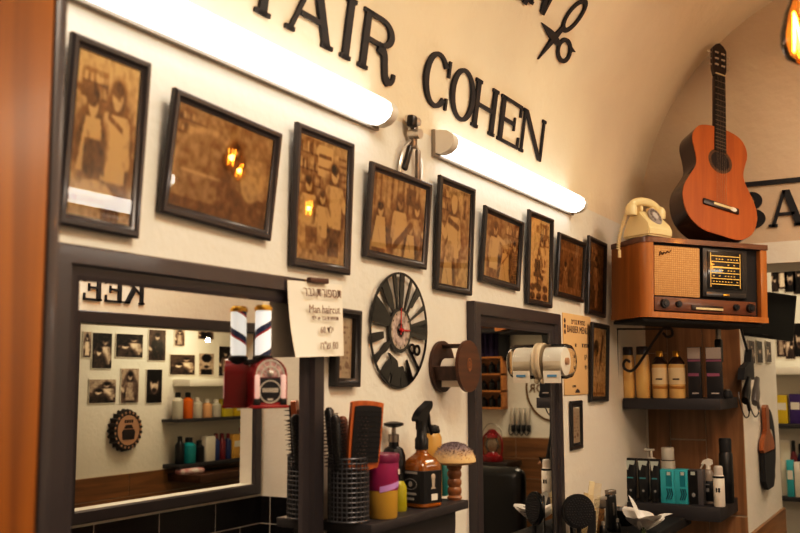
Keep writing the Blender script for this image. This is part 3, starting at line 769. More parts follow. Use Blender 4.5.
MB().cyl((0, -.093, 0), (0, -.104, 0), .013).build('core', mat('roll_core', (190, 150, 120), .6), t)
MB().ball((-.02, -.012, -.071), (.013, .010, .011)).build('ring_knob', mat('ivory_ring', (222, 206, 178), .4), t)
# hanging vintage clippers between the tube lights ------------
hc = on_y(412, 116, -.02)
t = root('hand_clippers', 'old chrome hand hair clippers hanging on the wall between the tube lights', 'clippers', (hc.x, -.004, hc.z), (radians(4), 0, 0)); t.scale = (1.25, 1, 1.02)
MB().box((.0, -.02, -.012), (.05, .026, .024), .007).build('clipper_head', CHROME, t)
MB().box((-.018, -.03, -.02), (.024, .022, .034), .006).build('blade_block', BLACKP, t)
MB().cyl((.002, -.012, -.05), (.002, -.045, -.05), .014).build('pivot_screw', CHROME, t)
mb = MB(); mb.box((.004, -.022, -.055), (.02, .016, .07), .005); mb.build('clipper_neck', STEEL, t)
mb = MB(); mb.tube(catmull([(-.008, -.02, -.07), (-.035, -.022, -.10), (-.05, -.022, -.15), (-.046, -.02, -.2)], 5), [.0042]*16, 8); mb.build('handle', CHROME, t)
mb = MB(); mb.tube(catmull([(.012, -.02, -.07), (.038, -.022, -.105), (.05, -.022, -.15), (.046, -.02, -.2)], 5), [.0042]*16, 8); mb.build('handle', CHROME, t)
mb = MB().at((-.03, -.03, -.125), (0, radians(18), 0)); mb.box((0, 0, 0), (.017, .012, .075), .004); mb.build('black_grip', BLACKP, t)
mb = MB().at((.02, -.03, -.14), (0, radians(-4), 0)); mb.box((0, 0, 0), (.016, .012, .1), .005); mb.build('steel_arm', STEEL, t)
# pinned notices -----------------------------------------------
def curl(u, v): return -.0-.012*sin(u*3.0)*v-.02*v*v*(1-u)
a, b = on_y(287, 279.7, -.035), on_y(341.7, 285, -.035); c = on_y(320, 358, -.05)
w_, h_ = b.x-a.x, a.z-c.z
t = root('paper_notice', 'white curled paper notice with Hebrew and Man haircut text, clipped on large mirror frame', 'notice', ((a.x+b.x)/2, -.036, (a.z+b.z)/2), (0, radians(-2), 0))
sh = grid_sheet('sheet', PAPER, np.ones((14, 12, 3))*.8, w_, h_, t, curl); sh.location = (0, 0, -h_/2)
for f_ in sh.data.polygons: f_.use_smooth = True
for s_, z, sz, rtl, nm in (('תספורת גבר', -.034, .031, True, 'text_line'), ('Man haircut', -.072, .027, False, 'text_line'), ('תספורת גבר או ילד', -.088, .014, True, 'text_line'), ('ילד 60', -.118, .022, True, 'text_line'), ('80 ש"ח', -.155, .025, True, 'text_line')):
    text(s_, sz, mat('faded_print', (128, 108, 94), .8), t, (.012, curl(.55, -z/h_)-.009, z), name=nm, rtl=rtl)
MB().box((.0, -.006, .004), (.075, .012, .012), .002).build('clip', mat('brown_clip', (84, 56, 44), .5), t)
a, b = on_y(563.4, 312.7, -.004), on_y(590.7, 317, -.004); c = on_y(592, 394, -.004)
w_, h_ = b.x-a.x+.005, (a.z+b.z)/2-c.z
t = root('price_notice', 'beige card price notice with dark heading, between dispenser and brown picture', 'notice', ((a.x+b.x)/2-.005, -.002, (a.z+b.z)/2-h_/2))
MB().box((0, -.001, 0), (w_, .003, h_), .0005).build('card', BEIGE, t)
text('BARBER MENU', .04, PRINTINK, t, (.0, -.003, h_/2-.075), sx=.98)
text('מספרת גברים', .03, PRINTINK, t, (.01, -.003, h_/2-.04), rtl=True)
for k in range(3): MB().ball((-w_/2+.018, -.003, h_/2-.03-.022*k), (.01, .001, .01)).build('bullet', PRINTINK, t)
for k, (s1, s2) in enumerate((('תספורת', '80'), ('זקן', '40'), ('ילד', '60'))):
    text(s1, .026, PRINTINK, t, (.09, -.003, .03-k*.045), rtl=True); text(s2, .02, PRINTINK, t, (-.03-.02*(k > 0), -.003, .03-k*.045))
text('מספרה', .014, PRINTINK, t, (-.06, -.003, -h_/2+.03), rtl=True)
mb = MB(); mb.prism([(-.03, 0), (-.02, .01), (0, .016), (.02, .01), (.03, 0)], -.0032, -.0025); o = mb.build('printed_mark', PRINTINK, t, smooth=False); o.location = (-.02, 0, -h_/2+.008)
# small jukebox and barber pole lamp on the large mirror -------
JM = -.012
jc = on_y(273, 381, -.075)
t = root('toy_jukebox', 'small red jukebox with arched lit top, at right edge of the large mirror', 'jukebox', (jc.x+.012, -.049, jc.z-.05), (0, 0, radians(-36)))
JW, JH, JD = .074, .098, .045
out = [(-JW/2, 0), (JW/2, 0), (JW/2, JH-JW/2)]+arc(0, JH-JW/2, JW/2, JW/2, 0, 180, 18)[1:]
MB().prism(out, -JD/2, JD/2).build('body', RED, t)
ins = [(x*.80, .01+z*.88) for x, z in out]
mb = MB(); mb.band([(x*.98, z*.99) for x, z in out], [(x*.86, .006+z*.93) for x, z in out], -JD/2-.006, -JD/2); mb.build('trim_arch', RED, t)
PINKT = mat('pink_light_tube', (226, 190, 184), .4, emit=(255, 200, 190), estr=.25)
for sx in (-1, 1): MB().box((sx*JW*.385, -JD/2-.004, .038), (.012, .008, .05), .003).build('light_tube', PINKT, t); MB().box((sx*JW*.385, -JD/2-.004, .007), (.014, .01, .014), .002).build('tube_foot', BLACKP, t)
AR = mat('arch_window', (206, 176, 166), .4, var=.5, scale=90, rgb2=(120, 60, 60), emit=(255, 200, 180), estr=.12)
mb = MB(); mb.prism(arc(0, .058, .033, .038, 0, 180, 16), -JD/2-.003, -JD/2); mb.build('arch_window', AR, t, smooth=False)
mb = MB()
for ro in (.032, .021): mb.band(arc(0, .058, ro, ro*1.15, 0, 180, 16), arc(0, .058, ro-.003, (ro-.003)*1.15, 0, 180, 16), -JD/2-.005, -JD/2-.003, False)
for a_ in (30, 60, 90, 120, 150): x, z = rp(.03, a_); mb.prism([(x*.3-.001, .058+z*.3), (x*.3+.001, .058+z*.3), (x+.001, .058+z*1.1), (x-.001, .058+z*1.1)], -JD/2-.005, -JD/2-.003)
mb.ball((0, -JD/2-.004, .066), .007)
mb.build('chrome_trim', CHROME, t, smooth=False)
MB().box((0, -JD/2-.002, .03), (.052, .006, .052), .002).build('speaker_panel', BLACKM, t)
mb = MB(); mb.band(arc(0, .028, .024, .024, 0, 360, 28)[:-1], arc(0, .028, .0215, .0215, 0, 360, 28)[:-1], -JD/2-.007, -JD/2-.004)
for k in range(7): mb.box((-.015+k*.005, -JD/2-.006, .031), (.0036, .002, .009))
mb.box((0, -JD/2-.006, .012), (.012, .002, .004)); mb.build('speaker_ring', CHROME, t, smooth=False)
MB().box((0, 0, -.003), (JW+.006, JD+.02, .007), .002).build('base_plate', RED, t)
pc = on_y(263, 350, -.045)
t = root('barber_pole_lamp', 'small striped glass barber pole lamp above the jukebox', 'barber pole', (pc.x, -.045, pc.z-.035))
MB().lathe([(.0, -.012), (.016, -.012), (.019, -.004), (.019, .012), (.021, .016), (.021, .022), (.014, .026), (0, .026)], 20).build('base', BLACKP, t)
# striped glass
m, nt, b = nodes('barber_stripes'); tc = nt.nodes.new('ShaderNodeTexCoord'); sp = nt.nodes.new('ShaderNodeSeparateXYZ'); nt.links.new(tc.outputs['Object'], sp.inputs[0])
at2 = nt.nodes.new('ShaderNodeMath'); at2.operation = 'ARCTAN2'; nt.links.new(sp.outputs['Y'], at2.inputs[0]); nt.links.new(sp.outputs['X'], at2.inputs[1])
dv = nt.nodes.new('ShaderNodeMath'); dv.operation = 'MULTIPLY_ADD'; dv.inputs[1].default_value = 1/(2*pi); nt.links.new(at2.outputs[0], dv.inputs[0])
mz = nt.nodes.new('ShaderNodeMath'); mz.operation = 'MULTIPLY'; mz.inputs[1].default_value = -17.0; nt.links.new(sp.outputs['Z'], mz.inputs[0]); nt.links.new(mz.outputs[0], dv.inputs[2])
fr = nt.nodes.new('ShaderNodeMath'); fr.operation = 'FRACT'; nt.links.new(dv.outputs[0], fr.inputs[0])
rp_ = nt.nodes.new('ShaderNodeValToRGB'); rp_.color_ramp.interpolation = 'CONSTANT'; e = rp_.color_ramp.elements
e[0].color = (.85, .85, .82, 1); e[1].position = .5; e[1].color = (.02, .025, .05, 1); q_ = e.new(.72); q_.color = (.25, .03, .03, 1); q_ = e.new(.8); q_.color = (.85, .85, .82, 1)
nt.links.new(fr.outputs[0], rp_.inputs[0]); nt.links.new(rp_.outputs[0], b.inputs['Base Color']); nt.links.new(rp_.outputs[0], b.inputs['Emission Color']); b.inputs['Emission Strength'].default_value = .55; pset(b, Roughness=.15)
MB().lathe([(.0, .0), (.017, .0), (.017, .098), (0, .098)], 24).build('striped_glass', m, t).location = (0, 0, .022)
MB().lathe([(.0, .118), (.019, .118), (.019, .125), (.014, .13), (0, .131)], 20).build('cap', GOLDM, t)
mb = MB(); mb.box((0, .022, .01), (.014, .026, .012), .002); mb.build('wall_bracket', BLACKP, t)
# ================================================================ left shelf and what stands on it
SHELFM = mat('dark_shelf_board', (52, 48, 50), .5, var=.15)
e_ = on_y(468.5, 500, -.145); ZS = e_.z; SX1 = e_.x; SX0 = 1.915
t = root('wall_shelf', 'dark shelf between the two mirrors holding brushes and spray bottle', 'shelf', ((SX0+SX1)/2, 0, ZS), group=None)
MB().box((0, -.0725, -.011), (SX1-SX0, .145, .022), .002).build('board', SHELFM, t)
mb = MB(); L = SX1-SX0
pts = [(-L/2+.03, -.022), (L/2-.02, -.022), (L/2-.02, -.06)]+[(p[0], p[1]) for p in arc(L/2-.06, -.06, .04, .06, 0, -90, 6)]+[(-L/2+.03, -.12)]
mb.prism(pts, -.115, -.004); mb.build('bracket', SHELFM, t, smooth=False)
def spot(px, y): p = on_y(px, 500, y); return p.x
# mesh holder with brushes
HX, HY = on_y(348.5, 500, -.070).x, -.070
t = root('mesh_brush_holder', 'black wire mesh cup full of hair brushes on the left shelf', 'brush holder', (HX, HY, ZS))
HR, HH = .047, .148
mb = MB()
for k in range(14):
    z = .004+k*(HH-.006)/13; mb.tube([(HR*cos(2*pi*i/24), HR*sin(2*pi*i/24), z) for i in range(24)], .0016 if 0 < k < 13 else .0026, 6, True)
for i in range(26):
    a = 2*pi*i/26; mb.tube([(HR*cos(a), HR*sin(a), .003), (HR*cos(a), HR*sin(a), HH)], .0016, 5)
mb.build('wire_mesh', mat('grey_wire', (92, 92, 96), .4, .6), t)
mb = MB(); mb.lathe([(0, 0), (HR-.002, 0), (HR-.004, .003), (HR-.004, HH*.8)], 28); mb.build('inner_cup', BLACKM, t)
def hairbrush(x, y, z, lean, yaw, label, wood_=True, length=.2, name='round_brush', mt=None):
    t = root(name, label, 'hair brush', (x, y, z), (radians(lean[0]), radians(lean[1]), radians(yaw)), 'brushes standing in the mesh cup')
    MB().lathe([(0, 0), (.006, .0), (.008, .03), (.006, .09), (.009, .10), (.0, .101)], 12).build('handle', mt or BLACKP, t)
    mb = MB(); mb.lathe([(0, .1), (.011, .1), (.012, length), (.006, length+.008), (0, length+.009)], 14); mb.build('barrel', wood('round_brush_wood', (150, 82, 40), (100, 52, 24), 'Z', 3, .45) if wood_ else BLACKP, t)
    mb = MB(); r = random.Random(int(x*1e4) % 97)
    for k in range(15):
        for i in range(12):
            a = 2*pi*(i+.5*(k % 2))/12; zz = .108+k*(length-.108)/15
            mb.tube([(.011*cos(a), .011*sin(a), zz), (.023*cos(a), .023*sin(a), zz+.001)], [.0009, .0006], 4)
    mb.build('bristles', mat('dark_bristle', (38, 30, 30), .7) if wood_ is False else mat('pale_bristle', (150, 122, 112), .7), t); return t
hairbrush(HX-.026, HY+.004, ZS+.02, (-2, -7), 20, 'black bristled round brush leaning left in the mesh cup', False, .22)
hairbrush(HX-.012, HY-.014, ZS+.018, (5, -3), 70, 'round brush with orange wooden tip in the middle of the mesh cup', True, .23)
hairbrush(HX-.004, HY+.024, ZS+.02, (-5, -3), 10, 'dark round brush at the back of the mesh cup', False, .235)
hairbrush(HX+.014, HY+.012, ZS+.018, (-3, 1), 40, 'brown wooden round brush beside the paddle brush in the mesh cup', True, .215)
# paddle brush
t = root('paddle_brush', 'large square paddle brush with orange wooden back and black pad, in mesh cup', 'hair brush', (HX+.006, HY-.022, ZS+.0), (radians(4), radians(3), radians(-30)), 'brushes standing in the mesh cup')
t.scale = (1.12, 1, 1.17)
OW = wood('orange_brush_wood', (206, 116, 56), (160, 82, 34), 'Z', 3, .4, .2)
out = catmull([Vector(p) for p in ((-.008, .0, 0), (.008, .0, 0), (.009, .06, 0), (.010, .098, 0), (.026, .106, 0), (.036, .118, 0), (.037, .218, 0), (.03, .236, 0), (-.03, .236, 0), (-.037, .218, 0), (-.036, .118, 0), (-.026, .106, 0), (-.010, .098, 0), (-.009, .06, 0))], 4, True)
MB().prism([(p.x, p.y) for p in out], -.006, .006).build('wooden_back', OW, t)
pad = catmull([Vector(p) for p in ((.026, .118, 0), (.031, .128, 0), (.031, .214, 0), (.024, .228, 0), (-.024, .228, 0), (-.031, .214, 0), (-.031, .128, 0), (-.026, .118, 0))], 4, True)
MB().prism([(p.x, p.y) for p in pad], -.011, -.006).build('pad', BLACKM, t)
mb = MB()
for i in range(7):
    for k in range(10): mb.tube([(-.027+i*.009, -.010, .128+k*.010), (-.027+i*.009, -.024, .128+k*.010)], [.0006, .0007], 4)
mb.build('bristles', BLACKM, t)
# jars and bottles
def bottle(name, label, cat, x, y, z, parts, group=None, seg=28, rz=0.0, squash=1.0):
    """parts: (part name, material, profile)"""
    t = root(name, label, cat, (x, y, z), (0, 0, rz), group)
    for nm, m, pr in parts: MB().lathe(pr, seg, squash=squash).build(nm, m, t)
    return t
PURP = mat('magenta_label', (150, 34, 92), .4, var=.1); LILAC = mat('lilac_band', (196, 150, 214), .4); YJAR = mat('amber_gel', (196, 158, 66), .25, var=.15)
jx = spot(384, -.112)
t = bottle('gel_jar', 'tall jar with magenta lid and amber lower half beside the mesh cup', 'jar', jx, -.108, ZS, [('jar_body', YJAR, [(0, 0), (.033, 0), (.036, .004), (.037, .066), (.0, .066)]), ('magenta_wrap', PURP, [(.0372, .066), (.0385, .07), (.039, .128), (.0385, .131), (0, .131)]), ('lid', mat('magenta_lid', (120, 26, 74), .35), [(0, .131), (.04, .131), (.041, .135), (.041, .148), (.039, .151), (0, .151)])])
mb = MB(); n = 18
A = [(.0388*cos(a), .0388*sin(a), .062+.022*(i/n)) for i, a in enumerate([radians(200+160*i/n) for i in range(n+1)])]
for i in range(n):
    q = [Vector(A[i]), Vector(A[i+1])]; mb.f([mb.v(q[0]), mb.v(q[1]), mb.v(q[1]+Vector((0, 0, .014))), mb.v(q[0]+Vector((0, 0, .014)))])
mb.build('lilac_swoosh', LILAC, t)
mb = MB().at((.012, -.0385, .108), (0, 0, .3)); mb.box((0, 0, 0), (.014, .002, .012), .0005); mb.build('price_sticker', WHITE, t)
bottle('lotion_bottle', 'black pump bottle behind the magenta jar on the left shelf', 'bottle', spot(394, -.036), -.036, ZS, [('body', BLACKP, [(0, 0), (.028, 0), (.03, .006), (.03, .13), (.024, .148), (.013, .155), (.013, .165), (0, .165)]), ('collar', STEEL, [(0, .165), (.014, .165), (.014, .185), (.006, .187), (.005, .205), (0, .205)]), ('pump_head', BLACKP, [(0, .203), (.012, .203), (.026, .208), (.026, .214), (.01, .218), (0, .218)])])
bottle('oil_bottle', 'small yellow-green bottle between magenta jar and spray bottle', 'bottle', spot(399, -.085), -.085, ZS, [('body', mat('yellow_green_oil', (168, 160, 30), .2), [(0, 0), (.018, 0), (.02, .004), (.02, .06), (.012, .074), (0, .076)]), ('cap', BLACKP, [(0, .076), (.011, .076), (.011, .092), (0, .094)])])
# whiskey style spray bottle
bx = spot(422, -.095)
t = root('spray_bottle', 'square amber spray bottle with black label and black trigger, on left shelf', 'spray bottle', (bx, -.095, ZS), (0, 0, radians(-17)))
AMB = mat('amber_liquid', (150, 88, 24), .12, var=.3, scale=12, coat=.6)
BLAB = mat('black_label', (20, 19, 22), .4, var=.2); LTXT = mat('label_print', (176, 172, 168), .6)
def sq_lathe(mb, prof, p=.16):
    rings = []
    for r, z in prof:
        ring = []
        for i in range(32):
            a = 2*pi*i/32+pi/32; c_, s_ = cos(a), sin(a); k = (abs(c_)**(2/p*0.5)+abs(s_)**(2/p*0.5))**(-p) if r > .02 else 1.0
            ring.append(mb.v((r*k*c_, r*k*s_, z)))
        rings.append(ring)
    for A, B in zip(rings, rings[1:]):
        for i in range(32): mb.f([A[i], A[(i+1) % 32], B[(i+1) % 32], B[i]])
    mb.f(rings[0][::-1]); mb.f(rings[-1]); return mb
sq_lathe(MB(), [(.036, 0), (.0405, .004), (.0405, .02), (.0405, .1), (.038, .110), (.030, .122), (.0205, .130), (.0155, .138), (.0155, .15)]).build('bottle_body', AMB, t)
sq_lathe(MB(), [(.0407, .012), (.0412, .013), (.0412, .093), (.0407, .094)]).build('label_wrap', BLAB, t, smooth=False)
for rz_, items in ((0, (('N°7', .018, .092), ('BARBER', .012, .05), ('SHOP', .009, .036))),):
    pass
mb = MB(); yf = -.0417
mb.band(arc(-.0, .072, .024, .014, 0, 360, 24)[:-1], arc(-.0, .072, .022, .0125, 0, 360, 24)[:-1], yf-.0006, yf)
mb.prism(arc(0, .072, .007, .007, 0, 360, 14)[:-1], yf-.0006, yf)
for z, w_ in ((.098, .026), (.045, .022), (.032, .014)): mb.prism([(-w_, z), (w_, z), (w_*.96, z+.006), (-w_*.96, z+.006)], yf-.0006, yf)
o = mb.build('label_print', LTXT, t, smooth=False); o.rotation_euler = (0, 0, radians(-90)); o.location = (0, 0, -.012)
mb = MB(); mb.ball((.0, yf, .088), (.008, .0012, .008)); mb.prism([(-.004, .06), (.004, .06), (.006, .083), (-.006, .083)], yf-.0006, yf); mb.prism([(-.009, .058), (.009, .058), (.007, .062), (-.007, .062)], yf-.0006, yf)
o = mb.build('label_figure', mat('pale_figure', (190, 178, 160), .6), t, smooth=False); o.location = (0, 0, -.01)
mb = MB(); mb.box((0, yf, .035), (.022, .001, .016)); o = mb.build('white_sticker', WHITE, t, smooth=False); o.location = (.004, 0, -.008)
mb = MB(); mb.lathe([(0, .146), (.0175, .146), (.018, .172), (.014, .178), (.012, .214), (0, .215)], 18); mb.build('collar', BLACKP, t)
mb = MB().at((0, 0, -.018), (0, 0, radians(10)))
mb.prism([(p.x, p.y) for p in catmull([Vector(q) for q in ((-.028, .246, 0), (-.012, .264, 0), (.02, .282, 0), (.034, .288, 0), (.036, .272, 0), (.018, .254, 0), (.012, .236, 0), (.01, .214, 0), (-.01, .214, 0), (-.012, .238, 0), (-.026, .236, 0))], 3, True)], -.011, .011)
mb.build('spray_head', BLACKP, t)
mb = MB().at((0, 0, -.018), (0, 0, radians(10))); mb.tube(catmull([(.02, 0, .27), (.03, 0, .25), (.034, 0, .225), (.046, 0, .2)], 4), [.006]*10+[.005, .005, .004], 8); mb.build('trigger', BLACKP, t)
# shaving brush
bx = spot(457, -.115)
t = root('shaving_brush', 'bushy neck duster brush with turned wooden handle at shelf end', 'brush', (bx, -.108, ZS)); t.scale = (1.08, 1.08, 1.02)
HANDLE = wood('turned_handle', (164, 110, 62), (116, 72, 38), 'X', 3, .4, .2)
MB().lathe([(0, 0), (.017, 0), (.019, .006), (.015, .012), (.018, .02), (.018, .028), (.0145, .034), (.018, .042), (.018, .05), (.0145, .056), (.018, .064), (.018, .072), (.015, .078), (.019, .084), (.019, .092), (0, .092)], 24).build('handle', HANDLE, t)
m, nt, b = nodes('two_tone_bristle'); tc = nt.nodes.new('ShaderNodeTexCoord'); sp = nt.nodes.new('ShaderNodeSeparateXYZ'); nt.links.new(tc.outputs['Object'], sp.inputs[0])
nz = nt.nodes.new('ShaderNodeTexNoise'); nz.inputs['Scale'].default_value = 180; nt.links.new(tc.outputs['Object'], nz.inputs['Vector'])
ad = nt.nodes.new('ShaderNodeMath'); ad.operation = 'MULTIPLY_ADD'; ad.inputs[1].default_value = .025; nt.links.new(nz.outputs['Fac'], ad.inputs[0]); nt.links.new(sp.outputs['Z'], ad.inputs[2])
rr = nt.nodes.new('ShaderNodeValToRGB'); e = rr.color_ramp.elements; e[0].position = .122; e[0].color = (*lin((222, 190, 140)), 1); e[1].position = .15; e[1].color = (*lin((122, 108, 112)), 1)
nt.links.new(ad.outputs[0], rr.inputs[0]); nt.links.new(rr.outputs[0], b.inputs['Base Color']); pset(b, Roughness=.9)
mb = MB(); mb.lathe([(0, .09), (.02, .09), (.044, .094), (.055, .10), (.055, .108), (.047, .126), (.03, .142), (.012, .149), (0, .150)], 32)
r = random.Random(4)
for k in range(420):
    a = r.uniform(0, 2*pi); el = r.uniform(0, 1)**.7*pi/2; q = Vector((.056*cos(el)*cos(a), .056*cos(el)*sin(a), .104+.047*sin(el)))
    mb.tube([q*.93+Vector((0, 0, .008)), q+Vector((r.uniform(-.002, .002), r.uniform(-.002, .002), .002))], [.0014, .0005], 4)
mb.build('bristle_head', m, t)
bottle('gold_bottle', 'gold labelled bottle partly hidden behind the spray bottle', 'bottle', spot(433, -.03), -.03, ZS, [('body', mat('gold_label', (204, 160, 84), .35), [(0, 0), (.024, 0), (.026, .004), (.026, .165), (.02, .176), (0, .178)]), ('cap', BLACKP, [(0, .177), (.02, .177), (.022, .182), (.018, .196), (.008, .2), (0, .2)])])
bottle('teal_bottle', 'slim teal bottle between spray bottle and duster brush', 'bottle', spot(441, -.03), -.03, ZS, [('body', mat('teal_plastic', (40, 140, 140), .35), [(0, 0), (.02, 0), (.022, .004), (.022, .085), (.012, .1), (0, .101)]), ('cap', WHITE, [(0, .1), (.012, .1), (.012, .118), (0, .12)])])
# ================================================================ ledge in front of the narrow mirror
e_ = on_y(600, 540, -.12); ZL = e_.z
t = root('counter_ledge', 'black ledge under the narrow mirror, at the bottom edge of the picture', 'shelf', (3.6, 0, ZL))
MB().box((-.1, -.15, -.02), (1.95, .235, .04), .004).build('board', BLACKM, t)
MB().box((-.1, -.02, -.1), (1.9, .03, .12), .004).build('back_rail', BLACKM, t)
def ledge(px, y): return on_y(px, 520, y).x
# round paddle (vent) brush seen face on
x = ledge(579, -.1)
t = root('round_paddle_brush', 'round black paddle brush standing face out by narrow mirror right post', 'hair brush', (x, -.1, ZL), (radians(-3), 0, radians(-50)))
MB().cyl((0, .006, .125), (0, -.006, .125), .062, seg=36).build('back', BLACKP, t)
MB().cyl((0, -.006, .125), (0, -.012, .125), .054, seg=36).build('cushion', BLACKM, t)
mb = MB()
for k in range(5):
    rr_ = .01+k*.0095; n = 6+k*6
    for i in range(n): a = 2*pi*i/n; mb.tube([(rr_*cos(a), -.012, .125+rr_*sin(a)), (rr_*cos(a), -.024, .125+rr_*sin(a))], [.0011, .0014], 4)
mb.build('bristles', mat('grey_pin', (70, 66, 66), .4), t)
MB().tube([(0, 0, .07), (0, 0, .03), (0, 0, .0)], [.009, .008, .01], 10).build('handle', BLACKP, t)
x = ledge(590, -.07)
t = root('comb_cup', 'dark cup holding combs and clips behind the round paddle brush', 'cup', (x, -.055, ZL))
MB().lathe([(0, 0), (.035, 0), (.038, .1), (.036, .1), (.033, .004), (0, .004)], 24).build('cup', BLACKM, t)
x0 = x
def comb_obj(px, label, m, w, L, tilt, y, teeth=True, z=0.0):
    xx = ledge(px, y); t = root('comb', label, 'comb', (xx, y, ZL+.015+z), (radians(2), radians(tilt), radians(-40)), 'combs in the dark cup')
    mb = MB(); mb.box((0, 0, L/2), (w*.4, .004, L), .001)
    if teeth:
        for k in range(int(L/.005)): mb.box((w*.45, 0, .006+k*.0048), (w*.55, .002, .0024))
    mb.build('spine', m, t); return t
comb_obj(586, 'ivory white wide comb sticking up from the dark cup', mat('ivory_comb', (226, 212, 176), .4), .06, .20, 8, -.062)
comb_obj(577, 'cream curved comb with black teeth leaning in the dark cup', mat('cream_comb', (206, 186, 140), .4), .05, .165, 14, -.05)
comb_obj(572, 'black comb beside the cream comb in the dark cup', BLACKP, .026, .16, -6, -.066)
x = ledge(596, -.08)
t = root('steel_clipper', 'chrome trimmer with gold patterned grip leaning beside the combs', 'trimmer', (x, -.085, ZL), (radians(4), radians(4), radians(-30)))
GP = mat('gold_pattern', (150, 112, 60), .4, .5, var=.6, scale=70, rgb2=(60, 40, 24))
mb = MB(); mb.box((0, 0, .055), (.036, .03, .11), .009); mb.build('grip', GP, t)
MB().box((0, 0, .125), (.04, .034, .035), .008).build('head', STEEL, t)
MB().box((0, -.008, .148), (.042, .014, .012), .002).build('blade', CHROME, t)
x = ledge(612, -.1)
t = root('black_clipper', 'tall glossy black hair clipper standing upright beside the gold trimmer', 'clipper', (x, -.1, ZL), (0, radians(-2), radians(-40)))
MB().box((0, 0, .075), (.044, .036, .15), .014, 3).build('body', BLACKP, t)
MB().box((0, -.004, .155), (.04, .026, .018), .003).build('blade', STEEL, t)
MB().box((0, -.019, .09), (.008, .004, .05), .002).build('switch', STEEL, t)
for px, y, h_, lab in ((603, -.11, .045, 'short dark bottle with shiny cap in front of the black clipper'), (617, -.12, .038, 'second short dark bottle below the black clipper')):
    bottle('small_bottle', lab, 'bottle', ledge(px, y), y, ZL, [('body', BLACKP, [(0, 0), (.014, 0), (.015, .003), (.015, h_-.01), (.008, h_), (0, h_)]), ('cap', CHROME, [(0, h_), (.008, h_), (.008, h_+.014), (0, h_+.015)])], 'small dark bottles on the ledge')
x = ledge(621, -.08)
t = root('black_bowl', 'black rounded tint bowl on the ledge below the black tubes', 'bowl', (x, -.09, ZL), (0, 0, 0))
MB().lathe([(0, 0), (.034, 0), (.058, .03), (.068, .065), (.066, .067), (.055, .032), (.03, .006), (0, .005)], 32).build('shell', BLACKP, t)
MB().lathe([(0, .04), (.056, .04), (.056, .041), (0, .041)], 28).build('tint_cream', mat('dark_cream', (40, 36, 40), .5), t)
# white flower
x = ledge(643, -.235)
t = root('white_flower', 'white lily-like flower with pointed petals at bottom, beside the black bowl', 'flower', (x, -.235, ZL)); t.scale = (1.15, 1.15, 1.15)
PET = mat('white_petal', (232, 230, 226), .6, var=.05)
for k, (az, el, L) in enumerate(((100, 72, .15), (175, 40, .12), (20, 34, .14), (350, 22, .15), (230, 46, .12), (290, 40, .13), (60, 48, .13))):
    mb = MB(); n = 8; W_ = .044; rowsL, rowsR, mid = [], [], []
    for i in range(n+1):
        u = i/n; w_ = W_*sin(pi*min(u*.9+.1, 1))**.8; r_ = L*u; zz = r_*sin(radians(el))-.03*u*u; xx = r_*cos(radians(el)); a = radians(az)
        c_ = Vector((xx*cos(a), xx*sin(a), zz+.02)); sd = Vector((-sin(a), cos(a), 0)); uv = Vector((0, 0, .006*sin(pi*u)))
        rowsL.append(mb.v(c_+sd*w_+uv)); rowsR.append(mb.v(c_-sd*w_+uv)); mid.append(mb.v(c_))
    for i in range(n): mb.f([rowsL[i], rowsL[i+1], mid[i+1], mid[i]]); mb.f([mid[i], mid[i+1], rowsR[i+1], rowsR[i]])
    mb.build('petal', PET, t)
MB().tube([(0, 0, .0), (0, 0, .03)], [.006, .012], 10).build('stem', mat('flower_stem', (90, 104, 60), .6), t)
# ================================================================ radio corner
RADW = wood('radio_walnut', (190, 122, 54), (150, 92, 36), 'Z', 2.0, .34, .15)
RADT = wood('radio_top_walnut', (116, 74, 46), (84, 50, 30), 'X', 2.0, .3, .3)
RYAW = radians(-45); Rw, Rh, Rd = .592, .337, .28
p0 = on_y(611.5, 323, -.03)           # lower left rear corner, touching the picture wall
nrm = Vector((sin(RYAW), -cos(RYAW), 0)); alo = Vector((cos(RYAW), sin(RYAW), 0))
base = Vector((p0.x, p0.y, 0))+nrm*Rd+alo*Rw/2      # centre of the front, plan
RZ = p0.z
RO = (radians(0), radians(2.0), RYAW)
t = root('vintage_radio', 'old walnut tube radio with beige cloth and glowing dial, on bracket shelf in the corner', 'radio', (base.x, base.y, RZ), RO)
mb = MB(); r_ = .045
plan = [(Rw/2, 0), (Rw/2, Rd), (-Rw/2, Rd)]+[( -Rw/2+r_-r_*cos(a), r_-r_*sin(a)) for a in [radians(q) for q in range(0, 91, 15)]]
def slab(z0, z1, grow=0.0):
    A = [mb.v((x+(grow if x > 0 else -grow), y-(grow if y < .1 else 0), z0)) for x, y in plan]; B = [mb.v((x+(grow if x > 0 else -grow), y-(grow if y < .1 else 0), z1)) for x, y in plan]
    n = len(plan); mb.f(A[::-1]); mb.f(B)
    for i in range(n): mb.f([A[i], A[(i+1) % n], B[(i+1) % n], B[i]])
slab(0, .024, .002); mb.build('plinth', RADW, t)
mb = MB(); slab(Rh-.022, Rh, .003); mb.build('top_board', RADT, t)
